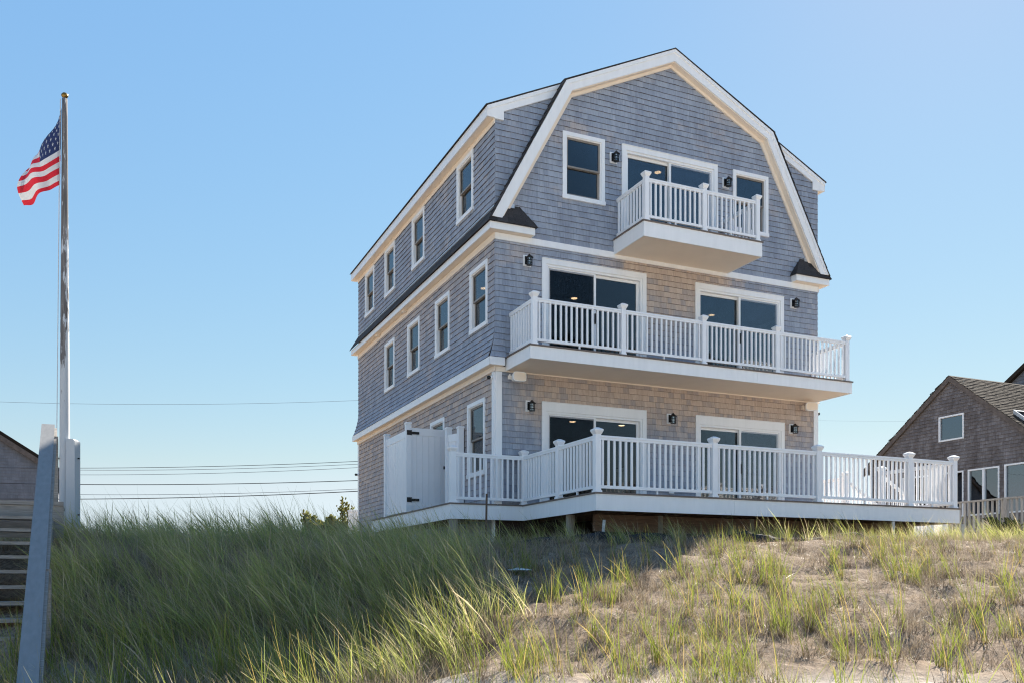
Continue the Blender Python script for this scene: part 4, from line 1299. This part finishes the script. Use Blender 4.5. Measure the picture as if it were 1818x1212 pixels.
# the taller gable behind it, only a corner shows
th2 = thing('far_house', ORIG, TH, 'shingled gable rising behind the brown cottage roof', 'house', bz=0.9)
tf = lambda p, d: (28.0 - d, p[0], p[1])
p2 = [(-0.67, -1, 8.45 + 0.67 * 9.41), (0.67, -1, 8.45 + 0.67 * 1.41)]
old_house_wall(tf, -4, 12.3, 1.0, 12.2, [], p2, th2, 'pale_shingle', 0.15, 0.14, 0.3)
m = MB()
for s_ in (1, -1):
    q0, q1 = 4.0, 4.0 + s_ * 8.6
    z0_, z1_ = 8.45 + 0.67 * 5.41, 8.45 + 0.67 * 5.41 - 0.67 * 8.6
    m.hexa([(27.8, q0, z0_), (27.8, q1, z1_), (37, q1, z1_), (37, q0, z0_), (27.8, q0, z0_ + 0.2), (27.8, q1, z1_ + 0.2), (37, q1, z1_ + 0.2), (37, q0, z0_ + 0.2)])
m.build('roof', 'roof_shingle', th2)

fence = thing('porch_railing', ORIG + CU * 13.75, TH, 'gray weathered picket railing in front of the brown cottage', 'railing', bz=0.9)
m = MB(); m.box(-0.05, 0.05, -4.2, 3.2, 2.10, 2.145); m.build('top_rail', 'weathered_picket', fence)
m = MB(); m.box(-0.03, 0.03, -4.2, 3.2, 1.30, 1.36); m.build('bottom_rail', 'weathered_picket', fence)
m0 = MB(); m0.box(-0.022, 0.022, -0.022, 0.022, 1.15 - 0.9, 2.098 - 0.9); pm = m0.mesh('picket', 'weathered_picket', fix=False)
for i in range(52):
    v = -4.1 + 0.14 * i
    if abs(v + 1.28) < 0.1 or abs(v - 1.3) < 0.1: continue
    o = bpy.data.objects.new('picket', pm); S.collection.objects.link(o); o.parent = fence; o.location = (0, v, 0)
for v in (-1.28, 1.3):
    m = MB(); m.box(-0.05, 0.05, v - 0.05, v + 0.05, 1.0, 2.099); m.build('post', 'weathered_picket', fence)
m = MB(); m.box(0.03, 3.2, -4.2, 3.2, 1.20, 1.28); m.build('porch_floor', 'weathered_picket', fence)

lh = thing('left_house', hw(-9.5, 33.8), TH, 'gray shingled gable of the house behind the beach stairs', 'house', bz=0.9)
lf = lambda p, d: (p[0], -d, p[1])
lp = [(0.652, -1, 5.46 + 0.652 * 7.0), (-0.652, -1, 5.46)]     # rises to the left from the eave at a = 0
lp = [(0.652, -1, 5.46 + 0.652 * 10.0), (-0.652, -1, 5.46)]
old_house_wall(lf, -9.7, -0.3, 0.8, 9.0, [], lp, lh, 'pale_shingle', 0.15, 0.1, 0.2)
m = MB()
m.face([(-9.7, 0.02, 0.8), (-0.3, 0.02, 0.8), (-0.3, 0.02, 5.66), (-5, 0.02, 8.7), (-9.7, 0.02, 5.66)])
m.face([(-0.3, 0.02, 0.8), (-0.3, 9, 0.8), (-0.3, 9, 5.66), (-0.3, 0.02, 5.66)])
m.build('wall', 'pale_shingle', lh)
m = MB()
for s_ in (1, -1):
    x0, x1 = -5, -5 + s_ * 5.05
    m.hexa([(x0, -0.2, 8.72), (x1, -0.2, 8.72 - 3.29), (x1, 9, 8.72 - 3.29), (x0, 9, 8.72), (x0, -0.2, 8.9), (x1, -0.2, 8.9 - 3.29), (x1, 9, 8.9 - 3.29), (x0, 9, 8.9)])
m.build('roof', 'roof_shingle', lh)
m = MB()
for s_ in (1, -1):
    x0, x1 = -5, -5 + s_ * 5.0
    m.hexa([(x0, -0.22, 8.42), (x1, -0.22, 8.42 - 3.26), (x1, -0.02, 8.42 - 3.26), (x0, -0.02, 8.42), (x0, -0.22, 8.71), (x1, -0.22, 8.71 - 3.26), (x1, -0.02, 8.71 - 3.26), (x0, -0.02, 8.71)])
m.build('rake_board', 'fascia_brown', lh)

# ------------------------------------------------------------------ overhead lines on a pole behind the house
UY = 40.0
upole = thing('utility_pole', (4.4, UY, 0), 0, 'wooden utility pole standing behind the beach house', 'utility pole', bz=0.9)
m = MB(); m.lathe([(0.15, 0.5), (0.11, 9.3)], 10); m.build('pole', 'bark', upole)
m = MB(); m.box(-1.0, 1.0, -0.06, 0.06, 8.35, 8.47); m.build('crossarm', 'bark', upole)
WIRES = [(713, 716, 710, 0.006, 'wire_grey', 'thin pale overhead wire, highest and alone in the sky'),
         (824, 830, 818, 0.012, 'wire_black', 'upper dark overhead wire, first below the high pale one'),
         (831, 833.5, 823, 0.010, 'wire_grey', 'faint overhead wire just under the upper dark wire'),
         (838, 842, 829, 0.010, 'wire_grey', 'faint overhead wire midway above the thick middle cable'),
         (855, 859, 852, 0.017, 'wire_black', 'thick dark cable in the middle of the overhead lines'),
         (873, 877, 867, 0.010, 'wire_grey', 'thin wire just above the lowest thick cable'),
         (880, 885, 871, 0.019, 'wire_black', 'lowest and thickest dark cable, just above the dune grass')]
for ym, yl, yr, r, mt, lb in WIRES:
    pts = []
    f = lambda y: (1030 - y) / 1616 * UY
    xl, xr = (140 - 909) / 1616 * UY, (636 - 909) / 1616 * UY
    A, B = f(yl), f(yr)
    sg = 0.0022
    xm, xe = -46.0, 4.4
    for k in range(41):
        x = xm + (xe - xm) * k / 40
        t = (x - xl) / (xr - xl)
        z = A + (B - A) * t + 0.35 * t * (t - 1) * (0.8 if mt == 'wire_black' else 1.0)
        z = min(z, 9.0)
        pts.append((x, UY, z))
    m = MB(); m.tube(pts, r, 6)
    tag(m.build('power_line', mt), lb, 'wire', 'overhead wires between the poles')
m = MB(); m.tube([(4.4 + (30 - 4.4) * k / 20, UY, (7.35 + 0.0 * k) - 0.35 * math.sin(math.pi * k / 20)) for k in range(21)], 0.0022, 5)
tag(m.build('power_line', 'wire_grey'), 'very faint overhead wire in the sky between the house and the right cottage', 'wire', 'overhead wires between the poles')

# ------------------------------------------------------------------ odds and ends under and behind the deck
vb = thing('vinyl_fence', (-5.37, 31.2, 0), 0, 'short white vinyl fence panel at the rear corner of the house', 'fence', bz=0.8)
for i in range(4):
    one_box('board', 'white_vinyl', vb, -0.24 + i * 0.12, -0.124 + i * 0.12, -0.02, 0.02, 0.8, 2.36)
one_box('top_rail', 'white_vinyl', vb, -0.26, 0.26, -0.04, 0.04, 2.362, 2.42)
one_box('post', 'white_vinyl', vb, 0.26, 0.38, -0.06, 0.06, 0.7, 2.5)
pl = thing('stair_gate', hw(11.6, -0.2), TH, 'white picket gate low under the right end of the deck', 'gate', bz=0.7)
for i in range(7):
    one_box('picket', 'white_vinyl', pl, -0.02 + 0.0 * i, 0.02, -0.75 + 0.13 * i, -0.70 + 0.13 * i, 0.78, 1.36)
one_box('top_rail', 'white_vinyl', pl, -0.03, 0.03, -0.8, 0.2, 1.362, 1.42)
one_box('post', 'white_vinyl', pl, -0.11, 0.11, -1.05, -0.83, 0.6, 1.5)
sf = MB()
pts = [(-1.9, 15.15), (-1.2, 15.2), (-0.3, 15.1), (0.6, 14.95), (1.4, 14.85), (2.3, 15.0), (3.0, 15.1), (3.7, 15.3), (4.6, 15.7), (5.6, 16.1), (6.6, 16.5), (7.6, 17.0)]
n = 120
for i in range(n + 1):
    f = i / n * (len(pts) - 1); k = min(int(f), len(pts) - 2); t = f - k
    x = pts[k][0] + (pts[k + 1][0] - pts[k][0]) * t; y = pts[k][1] + (pts[k + 1][1] - pts[k][1]) * t
    g = ground(x, y)
    h = 0.14 + 0.09 * noise.noise(Vector((x * 1.4, 0.3, 2.0))) + 0.03 * noise.noise(Vector((x * 6, 1.3, 0)))
    w = 0.05 * noise.noise(Vector((x * 5, 7, 0)))
    for q in ((y - 0.06 + w, g - 0.05), (y - 0.02 + w, g + h * 0.6), (y + w * 2, g + h), (y + 0.10 + w, g + h * 0.8), (y + 0.16, g - 0.05)):
        sf.v.append((x, q[0], q[1]))
for i in range(n):
    for k in range(4):
        sf.f.append((i * 5 + k, (i + 1) * 5 + k, (i + 1) * 5 + k + 1, i * 5 + k + 1)); sf.m.append(0)
tag(sf.build('silt_fence', 'black_fabric', smooth=True, fix=False), 'crumpled black silt fence fabric lying along the dune crest below the deck', 'silt fence')
for (px, yy, h, mat, lean, lb) in ((862, 14.4, 0.95, 'rust', 0.02, 'thin rusty iron rod standing in the grass before the deck'),
                                   (740, 12.6, 0.34, 'stake_grey', -0.1, 'pale survey stake in the thick grass left of the deck piles'),
                                   (1068, 14.9, 0.36, 'stake_grey', 0.12, 'pale survey stake in the grass below the deck front corner'),
                                   (1586, 17.2, 0.42, 'stake_grey', 0.0, 'pale survey stake near the white picket gate under the deck'),
                                   (1709, 17.0, 0.38, 'stake_grey', 0.0, 'pale survey stake in the grass right of the deck end')):
    x = (px - 909) / 1616 * yy; g = ground(x, yy)
    m = MB(); r = 0.016 if mat == 'rust' else 0.022
    m.hexa([(-r, -r, -0.15), (r, -r, -0.15), (r, r, -0.15), (-r, r, -0.15), (lean * h - r, -r, h), (lean * h + r, -r, h), (lean * h + r, r, h), (lean * h - r, r, h)])
    o = m.build('stake', mat); o.location = (x, yy, g); tag(o, lb, 'stake')
for (px, yy, s, lb) in ((1497, 15.9, 0.16, 'white crumpled fabric scrap on the crest under the deck'), (1515, 16.0, 0.13, 'smaller white fabric scrap lying right of the other one'),
                        (922, 11.6, 0.16, 'flat white cloth scrap on the bare shaded sand')):
    x = (px - 909) / 1616 * yy; m = MB(); n = 8
    for j in range(n + 1):
        for i in range(n + 1):
            a, b = i / n * 2 - 1, j / n * 2 - 1
            m.v.append((a * s, b * s * 0.7, 0.03 + 0.35 * s * (0.5 + noise.noise(Vector((a * 1.7 + px, b * 1.7, 0)))) * (1 - 0.8 * max(abs(a), abs(b)))))
    for j in range(n):
        for i in range(n):
            m.f.append((j * (n + 1) + i, j * (n + 1) + i + 1, (j + 1) * (n + 1) + i + 1, (j + 1) * (n + 1) + i)); m.m.append(0)
    o = m.build('fabric_scrap', 'cloth_white', smooth=True, fix=False); o.location = (x, yy, ground(x, yy)); tag(o, lb, 'cloth')

# shrubs: woody stems with needle sprays
def add_h(me, hs):
    a = me.attributes.new('h', 'FLOAT', 'POINT'); a.data.foreach_set('value', hs)
def shrub(name, loc, tips, label, cat, mat, seed, dens=60, size=0.07):
    rg = random.Random(seed)
    t = thing(name, (loc[0], loc[1], loc[2]), 0, label, cat)
    sm = MB(); fm = MB(); hs = []
    for tip in tips:
        tip = Vector(tip); base = Vector((tip.x * 0.25 + rg.uniform(-0.05, 0.05), tip.y * 0.25, 0))
        mid = base.lerp(tip, 0.5) + Vector((0.12 * (1 if tip.x < 0 else -1) * abs(tip.x), 0, 0.05))
        pts = [base, base.lerp(mid, 0.6), mid, mid.lerp(tip, 0.5), tip]
        sm.tube(pts, [0.03, 0.025, 0.018, 0.012, 0.005], 5)
        for k in range(dens):
            f = rg.random() ** 0.7; i = min(int(f * 4), 3); p = pts[i].lerp(pts[i + 1], f * 4 - i)
            sp = (0.20 * (1.12 - f) + 0.02) * (1.3 if size > 0.08 else 1.0)
            p = p + Vector((rg.gauss(0, sp), rg.gauss(0, sp), rg.gauss(0, sp * 0.6)))
            d = Vector((rg.gauss(0, 0.6), rg.gauss(0, 0.6), rg.uniform(0.3, 1.3))).normalized()
            x = d.cross(Vector((rg.random(), rg.random(), 0.1))).normalized()
            y = d.cross(x)
            L = size * rg.uniform(0.8, 1.9); w = size * 0.35
            for ax in (x, y):
                b = len(fm.v)
                for q in (p - ax * w * 0.5, p + ax * w * 0.5, p + d * L * 0.6 + ax * w, p + d * L, p + d * L * 0.6 - ax * w): fm.v.append(tuple(q))
                fm.f.append((b, b + 1, b + 2, b + 3, b + 4)); fm.m.append(0); hs += [0.1, 0.1, 0.7, 1.0, 0.7]
    sm.build('stem', 'bark', t, fix=False)
    o = fm.build('foliage', mat, t, fix=False); add_h(o.data, hs)
    return t
def at(px, py, Y): return ((px - 909) / 1616 * Y, Y, (1030 - py) / 1616 * Y)
YB = 36.0
bx, _, _ = at(585, 950, YB)
k_ = YB / 1616
def tips_px(lst, cx, zb): return [((px - cx) * k_, random.uniform(-0.4, 0.4), (1030 - py) * k_ - zb) for px, py in lst]
random.seed(5)
shrub('juniper_bush', (bx, YB, 0.6), tips_px([(541, 913), (553, 921), (562, 927), (573, 931), (586, 918), (593, 926), (603, 931), (612, 932), (622, 933), (560, 938), (580, 938), (600, 940), (545, 935), (570, 936), (610, 938)], 585, 0.6),
      'olive green juniper bush behind the dune grass near the rear of the house', 'bush', 'juniper', 3, 300, 0.13)
bx2, _, _ = at(618, 950, YB)
shrub('juniper_sapling', (bx2, YB, 0.6), [((609 - 618) * k_, 0, (1030 - 884) * k_ - 0.6), ((617 - 618) * k_, 0.1, (1030 - 895) * k_ - 0.6), ((607 - 618) * k_, -0.1, (1030 - 903) * k_ - 0.6)],
      'thin upright juniper sapling beside the white fence panel', 'sapling', 'juniper', 8, 130, 0.10)
YR = 23.5
bx3, _, _ = at(1795, 960, YR)
shrub('dark_shrub', (bx3, YR, 0.9), [((px - 1795) * YR / 1616, random.uniform(-0.5, 0.5), (1030 - py) * YR / 1616 - 0.9) for px, py in ((1762, 921), (1772, 926), (1780, 932), (1790, 930), (1800, 934), (1812, 932), (1825, 930), (1770, 938), (1785, 940), (1805, 938), (1820, 940), (1840, 935))],
      'dark low evergreen shrub in front of the gray picket railing', 'shrub', 'dark_shrub', 4, 140, 0.07)

# ------------------------------------------------------------------ beach grass
def tuft(name, mat, n, hmin, hmax, spread, lean, rg, width=0.006, droop=0.5, flat=False, seed=0.0):
    m = MB(); hs = []
    for k in range(n):
        a = rg.uniform(0, 2 * math.pi); r = spread * math.sqrt(rg.random())
        p = Vector((r * math.cos(a), r * math.sin(a), -0.03))
        L = rg.uniform(hmin, hmax)
        th = rg.gauss(lean[0], lean[1])
        az = rg.gauss(math.pi, 0.9) if rg.random() < lean[2] else rg.uniform(0, 2 * math.pi)
        if flat: th = rg.uniform(1.1, 1.6)
        d = Vector((math.cos(az) * math.sin(th), math.sin(az) * math.sin(th), math.cos(th)))
        dr = droop * rg.uniform(0.2, 1.2)
        sa = rg.uniform(0, math.pi); side = Vector((math.cos(sa), math.sin(sa), 0))
        w = width * rg.uniform(0.6, 1.3)
        seg = 4; b = len(m.v); plume = seed and rg.random() < seed
        for i in range(seg + 1):
            f = i / seg
            ww = w * (1 - f ** 1.6 * 0.9) if not (plume and i >= seg - 1) else w * (1.9 if i == seg - 1 else 0.5)
            m.v += [tuple(p - side * ww * 0.5), tuple(p + side * ww * 0.5)]
            hs += [f, f]
            p = p + d * (L / seg)
            d = (d + Vector((math.cos(az) * dr * 0.45, math.sin(az) * dr * 0.45, -dr * 0.33 * (0.4 + f)))).normalized()
        for i in range(seg):
            q = b + 2 * i
            m.f.append((q, q + 1, q + 3, q + 2)); m.m.append(0)
    me = m.mesh(name, mat, fix=False, smooth=True)
    add_h(me, hs)
    return bpy.data.objects.new(name, me)
def scatter(name, protos, pts, label):
    col = bpy.data.collections.new(name + '_kinds')
    for o in protos: col.objects.link(o)
    me = bpy.data.meshes.new(name)
    me.from_pydata([p[0] for p in pts], [], [])
    a = me.attributes.new('idx', 'INT', 'POINT'); a.data.foreach_set('value', [p[1] for p in pts])
    a = me.attributes.new('rot', 'FLOAT_VECTOR', 'POINT'); a.data.foreach_set('vector', [c for p in pts for c in p[2]])
    a = me.attributes.new('scl', 'FLOAT', 'POINT'); a.data.foreach_set('value', [p[3] for p in pts])
    o = bpy.data.objects.new(name, me); S.collection.objects.link(o)
    ng = bpy.data.node_groups.new(name, 'GeometryNodeTree')
    ng.interface.new_socket('Geometry', in_out='INPUT', socket_type='NodeSocketGeometry')
    ng.interface.new_socket('Geometry', in_out='OUTPUT', socket_type='NodeSocketGeometry')
    gi = ng.nodes.new('NodeGroupInput'); go = ng.nodes.new('NodeGroupOutput')
    ip = ng.nodes.new('GeometryNodeInstanceOnPoints')
    ci = ng.nodes.new('GeometryNodeCollectionInfo'); ci.inputs['Collection'].default_value = col
    ci.inputs['Separate Children'].default_value = True; ci.inputs['Reset Children'].default_value = True
    def attr(n, t):
        x = ng.nodes.new('GeometryNodeInputNamedAttribute'); x.data_type = t; x.inputs[0].default_value = n; return x.outputs[0]
    ng.links.new(gi.outputs[0], ip.inputs['Points'])
    ng.links.new(ci.outputs[0], ip.inputs['Instance'])
    ip.inputs['Pick Instance'].default_value = True
    ng.links.new(attr('idx', 'INT'), ip.inputs['Instance Index'])
    e = ng.nodes.new('FunctionNodeEulerToRotation')
    ng.links.new(attr('rot', 'FLOAT_VECTOR'), e.inputs[0])
    ng.links.new(e.outputs[0], ip.inputs['Rotation'])
    ng.links.new(attr('scl', 'FLOAT'), ip.inputs['Scale'])
    ng.links.new(ip.outputs[0], go.inputs[0])
    md = o.modifiers.new('scatter', 'NODES'); md.node_group = ng
    return tag(o, label, kind='stuff')
rg = random.Random(21)
dense_kinds = [tuft('grass_a%d' % i, 'grass_green', 24, 0.32, rg.uniform(0.66, 0.92), 0.10, (0.30, 0.17, 0.9), rg, 0.0092, 0.42) for i in range(9)]
dense_kinds += [tuft('grass_b%d' % i, 'grass_green', 12, 0.55, 1.0, 0.06, (0.36, 0.13, 0.95), rg, 0.0078, 0.34, False, 0.25) for i in range(3)]
dense_kinds += [tuft('grass_c%d' % i, 'grass_straw', 16, 0.25, 0.7, 0.12, (0.4, 0.25, 0.7), rg, 0.0058, 0.5) for i in range(3)]
sparse_kinds = [tuft('grass_d%d' % i, 'grass_yellow', rg.choice((5, 8, 12, 16)), 0.20, 0.58, 0.05, (0.16, 0.14, 0.6), rg, 0.0068, 0.28, False, 0.05) for i in range(10)]
straw_kinds = [tuft('straw_%d' % i, 'grass_straw', 34, 0.12, 0.36, 0.16, (0.5, 0.4, 0.4), rg, 0.005, 0.35, i % 2 == 0) for i in range(6)]
straw_kinds += [tuft('thatch_%d' % i, 'grass_thatch', 40, 0.06, 0.2, 0.10, (0.45, 0.4, 0.3), rg, 0.005, 0.4, i == 2) for i in range(3)]

def inside_house(x, y, pad=0.0):
    u, v = to_uv(x, y)
    return (-0.05 < u < HW + 0.05 and v > -0.05 and v < HD)
def under_deck(x, y):
    u, v = to_uv(x, y)
    return (0.4 < u < 9.8 and -3.1 < v < 0) or (-1.0 < u < 0.4 and -0.1 < v < 6)
def on_stairs(x, y):
    d = Vector((x - SO.x, y - SO.y, 0)); a, b = d.dot(CU), d.dot(CV)
    return -1.75 < a < -0.05 and -3.5 < b < 1.3
dense, sparse, straw = [], [], []
def dk():
    r = rg.random()
    return rg.randrange(9) if r < 0.62 else (9 + rg.randrange(3) if r < 0.84 else 12 + rg.randrange(3))
def bound_px(y):       # image column where the thick grass gives way to bare sand
    return lerp_tab(y, [(6, 640), (8, 800), (9.5, 930), (11, 905), (12.5, 885), (14, 880), (15, 860)])
cnt = 0
for _ in range(60000):
    x = rg.uniform(-9.5, 1.2); y = rg.uniform(6.3, 15.6)
    px = 909 + 1616 * x / y
    if px < -60 or px > 1000: continue
    if on_stairs(x, y) or inside_house(x, y): continue
    b = bound_px(y) + 45 * noise.noise(Vector((x * 1.1, y * 1.3, 5)))
    dn = ss(b - px, -30, 90)
    cl = 0.5 + 0.9 * noise.noise(Vector((x * 1.3, y * 1.5, 0.4)))
    low = ss(y, 7.4, 9.6)
    k = dn * max(0.10, min(1.3, 0.62 + 1.3 * (cl - 0.5))) * (0.72 + 0.28 * low)
    if px < 190: k *= 0.55
    if rg.random() < k * 0.108:
        s = rg.uniform(0.78, 1.15) * (0.86 + 0.14 * low)
        if y > 13.2: s *= 0.95
        mixed = y < 9.3 and rg.random() < 0.5
        if mixed: sparse.append(((x, y, ground(x, y)), rg.randrange(10), (rg.gauss(0, .1), rg.gauss(-0.1, .1), rg.uniform(-0.8, 0.8)), rg.uniform(1.0, 1.5)))
        else: dense.append(((x, y, ground(x, y)), dk(), (rg.gauss(0, 0.1), rg.gauss(-0.12, 0.1), rg.uniform(-0.6, 0.6)), s))
    elif rg.random() < 0.22 * dn:
        straw.append(((x, y, ground(x, y)), rg.randrange(9), (0, 0, rg.uniform(0, 6.28)), rg.uniform(0.8, 1.3)))
for _ in range(26000):
    x = rg.uniform(-2.5, 13); y = rg.uniform(5.8, 17.5)
    px = 909 + 1616 * x / y
    if px < 560 or px > 1880: continue
    b = bound_px(y)
    rt = ss(px - b, -40, 40)
    if rt <= 0 or under_deck(x, y) or inside_house(x, y): continue
    cl = noise.noise(Vector((x * 1.5, y * 1.5, 8.2)))
    cl2 = noise.noise(Vector((x * 0.5, y * 0.6, 4.2)))
    k = rt * max(0.05, 0.36 + 1.0 * cl + 0.4 * cl2) * (0.39 if y > 7.8 else 0.34) * (1 - 0.30 * ss(y, 11.5, 13.5))
    hs_ = 1 - 0.38 * ss(y, 11.5, 13.8)
    z = ground(x, y)
    if rg.random() < k * 0.42:
        n_ = 1 if rg.random() < 0.7 else 3
        for _j in range(n_):
            xx, yy = x + rg.gauss(0, 0.08), y + rg.gauss(0, 0.06)
            sparse.append(((xx, yy, ground(xx, yy)), rg.randrange(10), (rg.gauss(0, .12), rg.gauss(-0.06, .12), rg.uniform(-1.2, 1.2)), rg.uniform(0.5, 1.15) * hs_))
        straw.append(((x, y, z), 6 + rg.randrange(3), (0, 0, rg.uniform(0, 6.28)), rg.uniform(0.8, 1.5)))
        if rg.random() < 0.5: straw.append(((x, y, z), rg.randrange(6), (0, 0, rg.uniform(0, 6.28)), rg.uniform(0.5, 0.95)))
    elif rg.random() < 0.40 * rt * ss(y, 6.9, 8.4) * min(1, max(0.15, 0.7 + 1.1 * noise.noise(Vector((x * 0.9, y * 1.4, 6.6))))):
        straw.append(((x, y, z), rg.randrange(9), (0, 0, rg.uniform(0, 6.28)), rg.uniform(0.5, 1.0)))
# crest below the deck: taller arching blades
for _ in range(5200):
    x = rg.uniform(-2.4, 13); y = rg.uniform(14.2, 20.5)
    u, v = to_uv(x, y)
    if not (-5.2 < v < -2.9 or (u < 0.6 and -1.8 < v < -0.2) or u > 9.9): continue
    if u > 9.9 and v > 1: continue
    px = 909 + 1616 * x / y
    if px > 1850: continue
    k = 0.28 + 0.5 * noise.noise(Vector((x * 1.2, y * 1.2, 2.2)))
    if v < -4.3: k *= 0.6
    if rg.random() < k * (0.26 if px < 1230 else 0.055):
        z = ground(x, y)
        if px < 1230:
            dense.append(((x, y, z), dk(), (rg.gauss(0, 0.1), rg.gauss(-0.15, 0.1), rg.uniform(-0.7, 0.7)), rg.uniform(0.55, 0.85)))
        else:
            sparse.append(((x, y, z), rg.randrange(10), (rg.gauss(0, 0.1), rg.gauss(-0.1, 0.12), rg.uniform(-0.7, 0.7)), rg.uniform(0.65, 1.3)))
# the flat ground behind
for _ in range(5200):
    x = rg.uniform(-16, 26); y = rg.uniform(15.5, 44)
    if inside_house(x, y) or under_deck(x, y): continue
    if y < 24 and x < 3: continue
    dense.append(((x, y, ground(x, y)), dk(), (rg.gauss(0, 0.1), rg.gauss(-0.1, 0.1), rg.uniform(-1, 1)), rg.uniform(0.6, 0.9)))
scatter('dune_grass', dense_kinds, dense, 'thick green beach grass covering the shaded dune')
scatter('sparse_grass', sparse_kinds, sparse, 'yellow green tufts of beach grass on the sunlit sand')
scatter('straw_litter', straw_kinds, straw, 'dry straw and dead grass lying on the dune sand')
# shingle coordinates follow each house
for mname, root in (('cedar_shingle', house),):
    MATS[mname + '_tc'].object = bpy.data.objects.new('x', None) if False else None
print('grass', len(dense), len(sparse), len(straw), 'shingles', len(ALL_SHINGLES))
